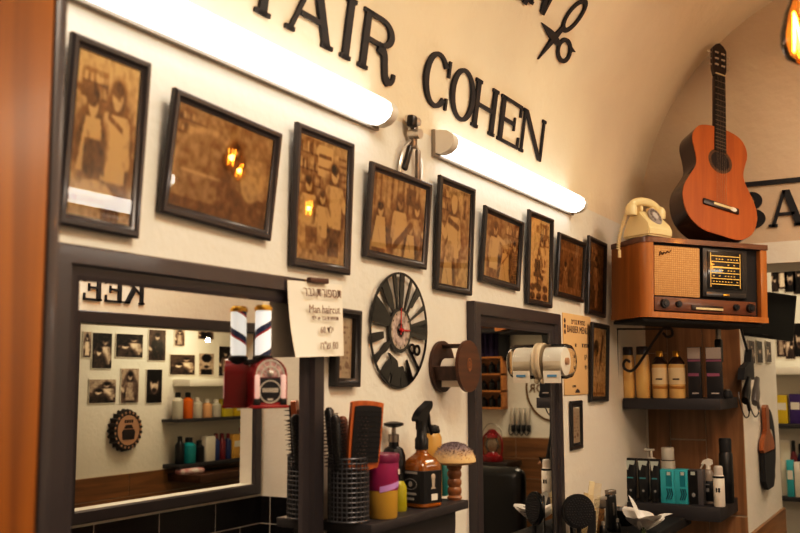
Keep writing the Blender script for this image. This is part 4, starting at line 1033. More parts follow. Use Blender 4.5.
# body shell: left curved side, right side, back
mb = MB(); lw = .045
for pts in ([(-Rw/2+lw, 0)]+[(-Rw/2+r_-r_*cos(a), r_-r_*sin(a)) for a in [radians(q) for q in range(90, -1, -15)]]+[(-Rw/2, Rd), (-Rw/2+lw, Rd)],):
    A = [mb.v((x, y, .024)) for x, y in pts]; B = [mb.v((x, y, Rh-.022)) for x, y in pts]; n = len(pts)
    mb.f(A[::-1]); mb.f(B)
    for i in range(n): mb.f([A[i], A[(i+1) % n], B[(i+1) % n], B[i]])
mb.build('curved_side', RADW, t)
MB().box((Rw/2-.016, Rd/2, Rh/2), (.032, Rd, Rh-.046), .002).build('right_side', RADW, t)
MB().box((0, Rd-.006, Rh/2), (Rw-.08, .012, Rh-.046)).build('back_panel', BLACKM, t)
fx0, fx1 = -Rw/2+lw, Rw/2-.032; fz0, fz1 = .024, Rh-.022; fw_ = fx1-fx0
MB().box(((fx0+fx1)/2, .03, (fz0+fz1)/2), (fw_, .004, fz1-fz0)).build('recess_board', BLACKM, t)
# cloth
CL, ntc, bc = nodes('speaker_cloth'); tcn = ntc.nodes.new('ShaderNodeTexCoord'); bk = ntc.nodes.new('ShaderNodeTexBrick'); mpn = ntc.nodes.new('ShaderNodeMapping'); mpn.inputs['Rotation'].default_value = (pi/2, 0, 0)
bk.offset = 0; bk.inputs['Scale'].default_value = 55; bk.inputs['Brick Width'].default_value = .5; bk.inputs['Row Height'].default_value = .5; bk.inputs['Mortar Size'].default_value = .05
for n_, c_ in (('Color1', (216, 172, 118)), ('Color2', (206, 160, 106)), ('Mortar', (168, 124, 78))): bk.inputs[n_].default_value = (*lin(c_), 1)
ntc.links.new(tcn.outputs['Object'], mpn.inputs[0]); ntc.links.new(mpn.outputs[0], bk.inputs['Vector']); ntc.links.new(bk.outputs['Color'], bc.inputs['Base Color']); pset(bc, Roughness=.9)
cx0, cx1 = fx0+.006, fx0+fw_*.43; cz0 = fz0+.068
MB().box(((cx0+cx1)/2, .014, (cz0+fz1-.012)/2), (cx1-cx0, .02, fz1-.012-cz0), .004).build('speaker_cloth', CL, t)
mb = MB(); C = catmull([(-.03, 0, -.008), (-.022, 0, .010), (-.014, 0, -.006), (-.006, 0, .004), (.002, 0, -.004), (.01, 0, .005), (.018, 0, -.003), (.03, 0, .006)], 4)
mb.tube(C, .0018, 6); mb.tube([(-.028, 0, -.002), (-.012, 0, .001)], .0015, 6); o = mb.build('brand_script', GOLDM if False else mat('dark_brass', (66, 48, 30), .4, .6), t); o.location = (cx0+.05, .002, fz1-.042); o.rotation_euler = (0, radians(-14), 0)
# dial
dx0, dx1 = cx1+.018, fx0+fw_*.885
MB().box(((dx0+dx1)/2, .018, (cz0+fz1)/2+.0), (dx1-dx0, .014, fz1-cz0-.014), .003).build('dial_surround', mat('smoked_plastic', (52, 50, 50), .25, coat=.3), t)
MB().box(((dx0+dx1)/2-.002, .009, (cz0+fz1)/2+.012), ((dx1-dx0)*.78, .006, (fz1-cz0)*.72), .002).build('dial_glass', mat('dark_dial', (22, 20, 20), .12, coat=.5), t)
GL = mat('gilt_dial_lines', (226, 186, 96), .35, .4, emit=(255, 200, 110), estr=.25)
mb = MB(); ddx = (dx1-dx0)*.33; ddz = (fz1-cz0); cxd = (dx0+dx1)/2-.002; czd = (cz0+fz1)/2+.012
for k in range(6): mb.box((cxd, .0055, czd-ddz*.27+k*ddz*.108), (ddx*1.9, .001, .0035 if k != 3 else .006))
for sx in (-1, 1): mb.box((cxd+sx*ddx*1.0, .0055, czd), (.003, .001, ddz*.66))
r = random.Random(3)
for k in range(5):
    for q in range(9):
        if r.random() < .7: mb.box((cxd-ddx*.8+q*ddx*.2, .0055, czd-ddz*.22+k*ddz*.108), (ddx*.1, .001, .004))
mb.build('dial_scale', GL, t, smooth=False)
MB().box(((dx0+dx1)/2, .008, cz0+.018), ((dx1-dx0)*.9, .006, .022), .002).build('badge_strip', mat('smoked_plastic', (52, 50, 50), .25, coat=.3), t)
MB().box(((dx0+dx1)/2, .004, cz0+.018), (.03, .004, .008), .001).build('badge', GOLDM, t)
# control panel
MB().box(((fx0+fx1-.02)/2, .012, fz0+.034), (fw_-.03, .02, .058), .002).build('control_panel', wood('control_walnut', (124, 74, 44), (92, 52, 30), 'X', 2.5, .35, .2), t)
for x, r2 in ((fx0+.05, .020), (fx0+.115, .014), (fx1-.125, .014), (fx1-.055, .020)):
    k = MB(); k.cyl((0, .004, 0), (0, -.014, 0), r2, r2*.86, 24); k.cyl((0, -.014, 0), (0, -.017, 0), r2*.6, r2*.5, 20); o = k.build('knob', BLACKP, t); o.location = (x, .002, fz0+.036)
MB().box(((fx0+fx1)/2-.005, .0, fz0+.026), (.15, .004, .022), .001).build('tuning_surround', mat('dark_bakelite', (50, 34, 26), .3), t)
MB().box(((fx0+fx1)/2+.004, -.003, fz0+.022), (.13, .004, .009), .001).build('tuning_strip', mat('ivory_strip', (226, 206, 160), .4), t)
RTOP = RZ+Rh+.003
# radio bracket shelf
def corner(x, y, z=0.0): v = Vector((base.x, base.y, 0))+alo*x-nrm*y; return Vector((v.x, v.y, RZ+z))
t = root('radio_shelf', 'thin black shelf board with scrolled iron bracket carrying the radio', 'shelf', (base.x, base.y, RZ), RO)
MB().box((.0, Rd/2+.01, -.009), (Rw*.97, Rd*.93, .014), .002).build('board', BLACKM, t)
IRON = mat('wrought_iron', (62, 52, 46), .5, .6)
def spiral(c, r0, r1, a0, a1, n=18): return [(c[0]+(r0+(r1-r0)*i/n)*cos(radians(a0+(a1-a0)*i/n)), 0, c[1]+(r0+(r1-r0)*i/n)*sin(radians(a0+(a1-a0)*i/n))) for i in range(n+1)]
A = on_x(622, 365, 4.5); B = on_x(664, 331, 4.5)
t2 = root('scroll_bracket', 'slim scrolled wrought iron bracket in front of the shampoo bottles below the radio', 'bracket', (4.33, 0, 0), (0, 0, -pi/2))
def q_(px, py): p = on_x(px, py, 4.33); return (-p.y, 0, p.z)
P = [q_(*v) for v in ((630, 362), (626, 360), (623.5, 364), (625, 369), (631, 371), (637, 366), (648, 350), (658, 335), (664, 328), (671, 329), (672, 335), (667, 337), (663, 333))]
MB().tube(catmull(P, 5), .006, 8).build('scroll', IRON, t2)
MB().tube([q_(617, 328), q_(618, 390)], .004, 8).build('upright', IRON, t2)
MB().tube([q_(617, 329), q_(672, 329)], .004, 8).build('top_rod', IRON, t2)
# telephone -----------------------------------------------------
tp = corner(-.218, .085, Rh+.003)
t = root('rotary_telephone', 'cream rotary dial telephone standing on the left end of the radio', 'telephone', (tp.x, tp.y, RTOP+.009), (0, radians(2), RYAW+radians(14))); t.scale = (.72, .8, 1.08)
mb = MB(); bw, bd = .19, .20
sec = [(-.10, .0), (-.10, .035), (-.085, .05), (-.015, .105), (.05, .105), (.075, .07), (.095, .03), (.10, .0)]
A = [mb.v((-bw/2*(1.0 if z < .05 else .82), y, z)) for y, z in sec]; B = [mb.v((bw/2*(1.0 if z < .05 else .82), y, z)) for y, z in sec]; n = len(sec)
for i in range(n): mb.f([A[i], A[(i+1) % n], B[(i+1) % n], B[i]])
mb.f(A[::-1]); mb.f(B); bmesh.ops.recalc_face_normals(mb.bm, faces=mb.bm.faces); bmesh.ops.bevel(mb.bm, geom=list(mb.bm.edges), offset=.007, segments=3, affect='EDGES')
mb.build('body', CREAM, t)
mb = MB(); mb.tube(catmull([(-.125, .02, .105), (-.10, .02, .132), (-.05, .02, .147), (0, .02, .150), (.05, .02, .147), (.10, .02, .132), (.125, .02, .105)], 5), [.022]*3+[.017]*25+[.022]*3, 14)
for sx in (-1, 1): mb.lathe([(0, -.012), (.030, -.012), (.033, -.002), (.033, .02), (.024, .034), (.01, .04), (0, .041)], 20, (sx*.113, .012, .098))
mb.build('handset', CREAM, t)
for sx in (-1, 1): MB().box((sx*.045, .02, .118), (.02, .05, .022), .005).build('cradle', CREAM, t)
dr = (radians(51), 0, 0); dc = Vector((0, -.053, .079))
def tilt_build(mb, nm, m): o = mb.build(nm, m, t); o.location = dc; o.rotation_euler = dr; return o
tilt_build(MB().lathe([(0, 0), (.046, 0), (.046, .004), (.044, .007), (0, .007)], 36), 'dial_plate', mat('grey_dial', (158, 152, 150), .35, var=.2))
mb = MB(); mb.lathe([(.0, .007), (.043, .007), (.043, .010), (.0, .010)], 36); tilt_build(mb, 'finger_wheel', glassy('clear_wheel', (214, 208, 204), .5, .1))
for k in range(10):
    a = radians(-40+k*30); tilt_build(MB().lathe([(0, .0101), (.0065, .0101), (.0065, .0112), (0, .0112)], 14, (.031*cos(a), .031*sin(a), 0)), 'finger_hole', mat('dark_hole', (90, 84, 84), .5))
tilt_build(MB().lathe([(0, .010), (.018, .010), (.017, .013), (0, .014)], 24), 'dial_centre', mat('silver_centre', (214, 212, 210), .3, .3))
mb = MB(); pts = []
for i in range(150):
    u = i/149; a = u*2*pi*17; c = Vector((-.13-.04*sin(u*pi*.6), .03+.03*u, .10-.15*u)); pts.append(c+Vector((.009*cos(a), .009*sin(a), 0)))
mb.tube(pts, .003, 6); mb.tube([pts[-1], pts[-1]+Vector((0, 0, -.03))], .009, 8); mb.build('coil_cord', CREAM, t)
# guitar ---------------------------------------------------------
gb = corner(.118, .06, Rh+.003)
head = on_x(719, 50, WX-.085)
GH = .97
lean = atan2(hypot(head.x-gb.x, 0)*.98, head.z-RTOP)
GY = radians(-46)
t = root('acoustic_guitar', 'classical guitar with orange top standing on the radio against the end wall', 'guitar', (gb.x, gb.y, RTOP+.004), (0, 0, 0))
zax = (Vector((head.x, head.y, head.z))-Vector((gb.x, gb.y, RTOP))).normalized()
fr_ = Vector((sin(GY), -cos(GY), 0)); yax = -(fr_-zax*fr_.dot(zax)).normalized(); xax = yax.cross(zax)
t.matrix_world = Matrix.Translation((gb.x, gb.y, RTOP+.03)) @ Matrix((xax, yax, zax)).transposed().to_4x4()
GS = ((Vector((head.x, head.y, head.z))-Vector((gb.x, gb.y, RTOP))).length)/1.0; t.scale = (GS*.96, GS, GS)
half = [(0, 0), (.09, .004), (.155, .045), (.182, .11), (.178, .17), (.150, .225), (.124, .27), (.118, .305), (.128, .35), (.139, .39), (.134, .43), (.105, .468), (.05, .485), (0, .487)]
C = catmull([Vector((a, b*1.09, 0)) for a, b in half], 4); R_ = [(p.x, p.y) for p in C]; outl = R_+[(-x, z) for x, z in reversed(R_[1:-1])]
GT = wood('guitar_spruce', (172, 92, 24), (154, 78, 16), 'Z', 5, .55, .0)
GSd = mat('guitar_sides', (52, 26, 16), .25, var=.3, coat=.4)
MB().prism(outl, -.002, .095).build('back_and_sides', GSd, t)
mb = MB(); mb.prism(outl, -.006, -.001); mb.build('soundboard', GT, t)
mb = MB(); mb.band(arc(0, .36, .060, .060, 0, 360, 40)[:-1], arc(0, .36, .046, .046, 0, 360, 40)[:-1], -.0068, -.006); mb.build('rosette', mat('rosette_inlay', (110, 74, 40), .4, var=.7, scale=160, rgb2=(40, 28, 18)), t)
mb = MB(); mb.prism(arc(0, .36, .046, .046, 0, 360, 40)[:-1], -.0066, -.006); mb.build('sound_hole', mat('hole_dark', (36, 22, 14), .8), t)
MB().box((0, -.010, .135), (.175, .009, .026), .002).build('bridge', mat('bridge_rosewood', (40, 24, 20), .4), t)
MB().box((.008, -.015, .137), (.09, .003, .012), .001).build('bridge_inlay', mat('bone', (226, 206, 160), .4), t)
mb = MB(); mb.prism(arc(.058, .135, .017, .010, 0, 360, 18)[:-1], -.0165, -.0146); mb.build('sticker', WHITE, t)
NK = mat('neck_mahogany', (60, 34, 22), .35); FB = mat('fretboard_ebony', (24, 18, 16), .4)
MB().box((0, .008, .68), (.05, .022, .27), .006).build('neck', NK, t)
mb = MB(); mb.prism([(-.029, .408), (.029, .408), (.026, .815), (-.026, .815)], -.011, -.006); mb.build('fretboard', FB, t)
FRT = mat('fret_silver', (170, 156, 136), .3, .8)
z = .815; L_ = .815-.137
for k in range(1, 16):
    zz = .137+L_*2**(-k/12); MB().box((0, -.0118, zz), (.053, .0018, .0026)).build('fret', FRT, t, smooth=False)
MB().box((0, -.012, .817), (.052, .006, .005)).build('nut', mat('bone', (226, 206, 160), .4), t)
mb = MB(); mb.prism([(-.026, .815), (.026, .815), (.036, .85), (.037, .965), (.02, .988), (.0, 1.0), (-.02, .988), (-.037, .965), (-.036, .85)], -.006, .012); mb.build('headstock', GSd, t)
for sx in (-1, 1): mb = MB(); mb.box((sx*.017, -.0068, .905), (.009, .002, .085), .001); mb.build('slot', BLACKM, t)
for sx in (-1, 1):
    for k in range(3):
        zz = .872+k*.034; mb = MB(); mb.cyl((sx*.034, .003, zz), (sx*.05, .003, zz), .003); mb.ball((sx*.053, .003, zz), (.008, .005, .007), 10, 8); mb.cyl((sx*.008, -.008, zz), (sx*.026, -.008, zz), .0045); mb.build('tuner', mat('tuner_nickel', (200, 186, 164), .3, .6), t)
for k in range(6): x = -.02+k*.008; MB().tube([(x*1.2, -.017, .14), (x*.95, -.014, .817)], .0006, 4).build('string', FRT, t)
# ================================================================ the two product shelves
SF = 4.36
def shelf2(label, pl, pr, ytop, ybot, x=SF):
    a, b = on_x(pl, ytop, x), on_x(pr, ytop, x); zt = (a.z+b.z)/2; th = zt-on_x((pl+pr)/2, ybot, x).z
    w_ = a.y-b.y; dpt = WX-.003-x
    t = root('wall_shelf', label, 'shelf', (WX-.003, (a.y+b.y)/2, zt), (0, 0, -pi/2), 'dark product shelves on the tiled pier')
    MB().box((0, -dpt/2, -th/2), (w_, dpt, th), .002).build('board', SHELFM, t)
    return zt
Z1 = shelf2('dark shelf on the tiled pier holding shampoo bottles, under the radio', 623, 720, 398.5, 409.5)
Z2 = shelf2('lower dark shelf on the tiled pier holding black tubes and teal boxes', 627, 720, 505, 519.5)
PYROW = 376
def on_shelf(px, x): return on_x(px, PYROW, x).y
GC = 'pale yellow shampoo bottles on the upper shelf'
SHC = mat('pale_yellow_bottle', (232, 192, 120), .3, var=.06, coat=.2); CAPB = mat('brown_black_cap', (52, 36, 34), .3)
def px_h(x, px, py, z): return on_x(px, py, x).z-z
def pill(label, pl, pr, ptop, pcap, x, m, mc, name, cat, group, cap_r=.8):
    yl, yr = on_shelf(pl, x), on_shelf(pr, x); r_ = (yl-yr)/2*.97; H = px_h(x, (pl+pr)/2, ptop, Z1); hc_ = px_h(x, (pl+pr)/2, pcap, Z1)
    t = root(name, label, cat, (x, (yl+yr)/2, Z1), (0, 0, 0), group)
    MB().lathe([(0, 0), (r_*.86, 0), (r_*.95, .006), (r_, hc_*.4), (r_*.97, hc_*.8), (r_*.86, hc_-.008), (0, hc_-.006)], 28, squash=1.0).build('body', m, t)
    MB().lathe([(0, hc_-.008), (r_*cap_r, hc_-.008), (r_*cap_r, H-.004), (r_*cap_r*.9, H), (0, H)], 24).build('cap', mc, t)
    return t
pill('pale yellow shampoo bottle with dark cap, leftmost on the upper shelf', 622.5, 635, 347, 353.5, 4.42, SHC, CAPB, 'shampoo_bottle', 'bottle', GC)
pill('pale yellow shampoo bottle with dark cap, beside the gold capped bottles', 635.5, 650.5, 346.5, 353, 4.42, SHC, CAPB, 'shampoo_bottle', 'bottle', GC)
GOIL = mat('golden_shampoo', (226, 186, 120), .25, var=.1, coat=.3); LBLW = mat('cream_label', (236, 214, 172), .5)
for pl, pr, lab in ((652, 668, 'amber bottle with gold cap and cream label, left of its pair on upper shelf'), (668.5, 685.5, 'amber bottle with gold cap and cream label, beside the dark pink boxes')):
    x = 4.42; yl, yr = on_shelf(pl, x), on_shelf(pr, x); r_ = (yl-yr)/2*.97; H = px_h(x, pl+8, 351, Z1); hs = px_h(x, pl+8, 361.5, Z1); hb = px_h(x, pl+8, 358.5, Z1)
    t = root('oil_shampoo_bottle', lab, 'bottle', (x, (yl+yr)/2, Z1), group='gold capped bottles on the upper shelf')
    MB().lathe([(0, 0), (r_*.94, 0), (r_, .006), (r_, hs-.012), (0, hs-.012)], 28).build('body', GOIL, t)
    MB().lathe([(0, hs-.012), (r_, hs-.012), (r_*.93, hs-.002), (r_*.6, hb+.004), (r_*.5, hb+.008), (0, hb+.008)], 28).build('shoulder', mat('brown_shoulder', (58, 36, 22), .25), t)
    MB().lathe([(0, hb+.006), (r_*.46, hb+.006), (r_*.46, H-.003), (r_*.4, H), (0, H)], 20).build('cap', GOLDM, t)
    MB().lathe([(r_*1.005, .062), (r_*1.012, .064), (r_*1.012, hs-.03), (r_*1.005, hs-.028)], 28).build('label_band', LBLW, t)
    MB().lathe([(r_*1.006, .042), (r_*1.02, .043), (r_*1.02, .054), (r_*1.006, .055)], 28).build('gold_band', mat('amber_band', (176, 122, 44), .35), t)
    mb = MB().at((0, 0, 0), (0, 0, -pi/2)); mb.box((.004, -r_*1.016, hs*.52), (r_*.8, .002, .006)); mb.build('printed_line', PRINTINK, t, smooth=False)
DBX = mat('black_box', (34, 32, 36), .4, var=.15); PINK = mat('pink_print', (150, 84, 116), .5); GBX = mat('grey_box_top', (186, 176, 170), .4)
for pl, pr, lab in ((688, 701, 'tall black product box with grey top and pink band, beside the gold capped bottles'), (706.5, 722, 'tall black product box with pink band, right end of upper shelf')):
    x = 4.41; yl, yr = on_shelf(pl, x), on_shelf(pr, x); w_ = yl-yr; H = px_h(x, pl+6, 347, Z1); dd = .06
    t = root('product_box', lab, 'box', (x, (yl+yr)/2, Z1), (0, 0, -pi/2+radians(8)), 'black boxes on the upper shelf')
    MB().box((0, dd/2, H/2), (w_, dd, H), .001).build('carton', DBX, t)
    MB().box((0, -.0008, H*.88), (w_*.96, .0012, H*.22)).build('top_print', GBX, t, smooth=False)
    MB().box((0, -.0014, H*.735), (w_*.96, .0012, H*.04)).build('pink_edge', PINK, t, smooth=False)
    MB().box((-.004, -.0008, H*.46), (w_*.8, .0012, H*.06)).build('pink_text', PINK, t, smooth=False)
    MB().box((.002, -.0008, H*.1), (w_*.5, .0012, H*.025)).build('small_print', GBX, t, smooth=False)
# lower shelf
PYROW = 488
def px_h2(x, px, py): return on_x(px, py, x).z-Z2
BT = mat('black_tube', (20, 20, 22), .35, var=.15); SIL = mat('silver_flash', (206, 216, 210), .35, .3); TEALP = mat('teal_print', (70, 150, 160), .5)
for i, (pl, pr, pt, lab) in enumerate(((625.5, 637.5, 458, 'black squeeze tube, leftmost on the lower shelf'), (638, 650, 458.5, 'black squeeze tube in the middle of three on the lower shelf'), (650.5, 661, 459, 'black squeeze tube next to the teal boxes'))):
    x = 4.42; yl, yr = on_shelf(pl, x), on_shelf(pr, x); w_ = yl-yr; H = px_h2(x, pl+6, pt)
    t = root('squeeze_tube', lab, 'tube', (x, (yl+yr)/2, Z2), (0, 0, -pi/2), 'black squeeze tubes on the lower shelf')
    mb = MB(); n = 12; prev = None
    for z_, hw, dp in ((.022, .40, .018), (.03, .44, .020), (H*.5, .48, .016), (H*.85, .5, .007), (H, .52, .002)):
        ring = [mb.v((w_*hw*cos(2*pi*k/16), dp*sin(2*pi*k/16), z_)) for k in range(16)]
        if prev:
            for k in range(16): mb.f([prev[k], prev[(k+1) % 16], ring[(k+1) % 16], ring[k]])
        else: mb.f(ring[::-1])
        prev = ring
    mb.f(prev); mb.build('tube_body', BT, t)
    MB().lathe([(0, 0), (w_*.40, 0), (w_*.40, .022), (0, .022)], 18, squash=.55).build('cap', BLACKP, t)
    mb = MB(); mb.prism([(-w_*.4, H*.95), (w_*.42, H*.95), (w_*.3, H*.84), (-w_*.05, H*.86), (-w_*.2, H*.72), (-w_*.3, H*.74)], -.0115, -.0105); mb.build('silver_flash', SIL, t, smooth=False)
    MB().box((0, -.0165, H*.55), (w_*.5, .002, .006)).build('teal_line', TEALP, t, smooth=False)
    MB().ball((.002, -.020, H*.26), (.006, .0015, .006)).build('round_mark', mat('grey_mark', (150, 150, 150), .5), t)
TB = mat('teal_box', (62, 178, 190), .4, var=.1); TBD = mat('teal_window', (24, 130, 146), .3); TBK = mat('teal_dark_print', (14, 96, 110), .5)
for pl, pr, pt, lab in ((660.5, 674.5, 469.5, 'bright teal product box next to the black tubes'), (674.5, 688, 469.5, 'bright teal product box, second of the pair')):
    x = 4.41; yl, yr = on_shelf(pl, x), on_shelf(pr, x); w_ = yl-yr-.001; H = px_h2(x, pl+6, pt); dd = .055
    t = root('product_carton', lab, 'box', (x, (yl+yr)/2, Z2), (0, 0, -pi/2), 'teal boxes on the lower shelf')
    MB().box((0, dd/2, H/2), (w_, dd, H), .001).build('carton', TB, t)
    MB().box((w_*.12, -.0008, H*.72), (w_*.42, .0012, H*.44)).build('window', TBD, t, smooth=False)
    MB().box((w_*.12, -.0016, H*.88), (w_*.26, .0012, H*.1)).build('window_cap', SIL, t, smooth=False)
    mb = MB()
    for k in range(3): mb.tube([(w_*(-.1+.16*k), -.001, H*.12), (w_*(.05+.16*k), -.001, H*.28), (w_*(-.05+.16*k), -.001, H*.44)], .003, 6)
    mb.build('wave_print', TBK, t)
GRB = mat('grey_box', (88, 84, 86), .45); CLEARP = mat('smoky_plastic', (150, 138, 126), .2)
x = 4.41
yl, yr = on_shelf(688.5, x), on_shelf(703, x); w_ = yl-yr; H = px_h2(x, 695, 470)
t = root('product_carton', 'dark grey product box with black front between teal boxes and white can', 'box', (x, (yl+yr)/2, Z2), (0, 0, -pi/2))
MB().box((0, .028, H/2), (w_, .056, H), .001).build('carton', GRB, t)
MB().box((-w_*.16, -.0008, H*.5), (w_*.62, .0012, H*.96)).build('black_front', BLACKP, t, smooth=False)
MB().box((-w_*.16, -.0016, H*.9), (w_*.3, .0012, H*.1)).build('white_mark', SIL, t, smooth=False)
MB().ball((-w_*.16, -.0016, H*.28), (.008, .001, .010)).build('round_mark', mat('grey_mark', (150, 150, 150), .5), t)
def bott2(name, label, cat, px, x, parts, rz=0): return bottle(name, label, cat, x, on_shelf(px, x), Z2, parts, rz=rz)
t = bott2('trigger_bottle', 'smoky trigger spray bottle with black label and white trigger on the lower shelf', 'spray bottle', 709, 4.50, [('body', CLEARP, [(0, 0), (.024, 0), (.026, .005), (.026, .125), (.018, .142), (.01, .15), (0, .15)]), ('label_band', BLACKP, [(.0262, .01), (.0268, .011), (.0268, .098), (.0262, .099)]), ('collar', WHITE, [(0, .148), (.011, .148), (.011, .165), (0, .166)])], rz=-pi/2)
mb = MB(); mb.prism([(-.03, .17), (-.02, .188), (.0, .196), (.018, .190), (.02, .172), (.008, .162), (-.006, .162), (-.01, .172)], -.009, .009); mb.build('trigger_head', WHITE, t)
MB().tube([(-.018, 0, .176), (-.026, 0, .162), (-.034, 0, .15)], [.004, .004, .003], 8).build('trigger', WHITE, t)
mb = MB(); mb.box((0, -.0272, .06), (.012, .001, .016)); mb.box((0, -.0272, .084), (.016, .001, .005)); mb.build('label_print', mat('grey_mark', (150, 150, 150), .5), t, smooth=False)
t = bott2('spray_can', 'white spray can with black print and clear cap, near right end of lower shelf', 'can', 719, 4.40, [('body', WHITE, [(0, 0), (.022, 0), (.024, .003), (.024, .128), (.02, .134), (0, .134)]), ('neck_band', BLACKP, [(.0245, .122), (.025, .123), (.025, .130), (.0245, .131)]), ('cap', mat('frosted_cap', (214, 206, 196), .35), [(0, .134), (.019, .134), (.019, .168), (.014, .174), (0, .175)])], rz=-pi/2)
mb = MB(); mb.box((-.006, -.0245, .072), (.006, .001, .018)); mb.box((.005, -.0245, .072), (.008, .001, .018)); mb.build('label_print', BLACKP, t, smooth=False)
bott2('hairspray_can', 'tallest black hairspray can at right end of the lower shelf', 'can', 727, 4.55, [('body', BLACKP, [(0, 0), (.028, 0), (.03, .004), (.03, .215), (.024, .225), (0, .225)]), ('cap', BLACKM, [(0, .224), (.026, .224), (.027, .278), (.024, .284), (0, .284)])])
t = bott2('pump_bottle', 'white pump bottle behind the black tubes on the lower shelf', 'bottle', 652.5, 4.53, [('body', WHITE, [(0, 0), (.026, 0), (.028, .005), (.028, .16), (.02, .184), (.01, .19), (0, .19)]), ('pump_stem', WHITE, [(0, .19), (.006, .19), (.006, .222), (0, .222)])], rz=-pi/2)
MB().box((-.008, 0, .224), (.045, .016, .010), .003).build('pump_head', WHITE, t)
bott2('white_jar', 'white capped jar standing behind the teal boxes on the lower shelf', 'jar', 669, 4.56, [('body', WHITE, [(0, 0), (.03, 0), (.032, .005), (.032, .175), (0, .176)]), ('cap', CAPM, [(0, .178), (.028, .178), (.029, .182), (.029, .232), (.026, .236), (0, .236)]), ('dark_ring', BLACKP, [(0, .174), (.031, .174), (.031, .179), (0, .179)])])
# ================================================================ passage jamb: screen, cables, clock, tools
TVM = mat('screen_black', (8, 8, 9), .25, coat=.2)
a = on_x(741, 333, 4.70)
cx = on_x(765, 315, 4.95)
t = root('wall_screen', 'black flat screen hung in the passage right of the radio', 'screen', cx, (radians(4), radians(6), radians(-48)))
MB().box((0, 0, 0), (.31, .03, .225), .004).build('casing', TVM, t); MB().box((0, -.0165, .004), (.295, .002, .205)).build('display', mat('display_glass', (6, 6, 7), .12), t, smooth=False)
MB().tube([(0, .01, .0), (-.05, .06, .0), (-.16, .09, 0)], .012, 8).build('wall_arm', BLACKM, t)
MB().box((.0, -.016, -.096), (.03, .003, .004)).build('badge', STEEL, t)
JV = JY
def jm(px, py, y=JY-.02): return on_y(px, py, y)
# bottle shaped wooden clock
c = jm(767, 447)
t = root('bottle_plaque', 'bottle shaped brown and black wall plaque over a round record, on passage wall', 'wall clock', (c.x, JY-.001, c.z))
k_ = .0102
sc_ = (on_y(767, 408, JY-.02).z-on_y(767, 491, JY-.02).z)
mb = MB(); mb.prism([(p.x, p.y) for p in catmull([Vector(q) for q in ((-.03*1.5, .2, 0), (.03*1.5, .2, 0), (.03*1.5, .09, 0), (.09*1.6, .04, 0), (.1*1.6, -.02, 0), (-.1*1.6, -.02, 0), (-.09*1.6, .04, 0), (-.03*1.5, .09, 0))], 3, True)], -.03, -.008); mb.build('bottle_top', wood('plaque_wood', (170, 100, 52), (128, 72, 34), 'Z', 3, .4), t)
mb = MB(); mb.prism([(-.155, -.02), (.155, -.02), (.15, -.16), (.09, -.205), (-.09, -.205), (-.15, -.16)], -.03, -.008); mb.build('bottle_base', BLACKM, t)
mb = MB(); mb.prism(arc(.17, 0, .19, .19, 0, 360, 40)[:-1], -.008, -.002); mb.build('record', BLACKM, t, smooth=False)
mb = MB(); mb.prism(arc(.2, 0, .08, .08, 0, 360, 30)[:-1], -.01, -.006); mb.build('record_label', CHROME, t, smooth=False)
# hair dryers and cables bundle
c = jm(757, 395, JY-.04)
def dryer(px, py, label, rot, m):
    p = jm(px, py, JY-.07); t = root('hair_dryer', label, 'hair dryer', (p.x, JY-.038, p.z), rot, 'hair dryers hanging on the passage wall'); t.scale = (.75, .5, .75)
    mb = MB().at((0, 0, 0), (0, pi/2, 0)); mb.lathe([(0, -.09), (.03, -.09), (.038, -.05), (.038, .0), (.028, .05), (.024, .11), (.0, .11)], 20); mb.build('barrel', m, t)
    MB().tube([(-.02, 0, -.02), (-.025, 0, -.09), (-.03, 0, -.13)], [.018, .016, .012], 10).build('handle', m, t)
    MB().tube(catmull([(-.03, 0, -.13), (-.05, .01, -.16), (-.12, .02, -.10), (-.14, .03, .02), (-.08, .045, .06)], 5), .005, 8).build('cord', BLACKP, t); return t
dryer(754, 391, 'black hair dryer hanging at the pier edge of the passage wall', (0, radians(-40), 0), BLACKP)
dryer(763, 392, 'silver-black hair dryer hanging beside the black one', (0, radians(-50), 0), mat('silver_plastic', (110, 106, 104), .3, .3))
p = jm(748, 368, JY-.03)
t = root('dark_holster', 'dark tapered tool holster hanging on the passage wall, below the screen', 'holster', (p.x, JY-.004, p.z))
mb = MB(); mb.prism([(-.14, -.055), (.14, -.055), (.14, .03), (.10, .09), (.06, .03), (-.1, .0)], -.03, 0); mb.build('pouch', BLACKM, t)
mb = MB(); mb.tube([(.1, -.01, .08), (.0, -.01, .15), (-.1, -.01, .24)], .006, 6); mb.build('hanging_cord', BLACKM, t)
# black cord with trimmer at right of the upper shelf boxes
p = on_x(724, 345, 4.62)
t = root('hanging_trimmer', 'black trimmer hanging on a cord right of the dark boxes under the radio', 'trimmer', (4.50, p.y, p.z))
MB().box((0, 0, -.03), (.03, .034, .11), .010).build('body', BLACKP, t)
MB().tube(catmull([(0, 0, -.08), (.0, .004, -.14), (0, -.008, -.19), (0, .01, -.225), (0, .02, -.2)], 5), .005, 8).build('cord', BLACKP, t)
MB().tube([(0, 0, .02), (0, 0, .085)], .012, 8).build('hanger', STEEL, t)
# dark pipe-like bundle behind: box leaning at the shelf end
p = on_x(727, 393, 4.45)
t = root('black_dryer_nozzle', 'black nozzle lying at the right end of the upper shelf', 'nozzle', (4.48, p.y+.006, Z1))
MB().lathe([(0, 0), (.022, 0), (.026, .01), (.02, .03), (.016, .034), (0, .034)], 18).build('nozzle', BLACKM, t)
MB().lathe([(0, .034), (.012, .034), (.012, .04), (0, .04)], 18).build('inner_ring', STEEL, t)
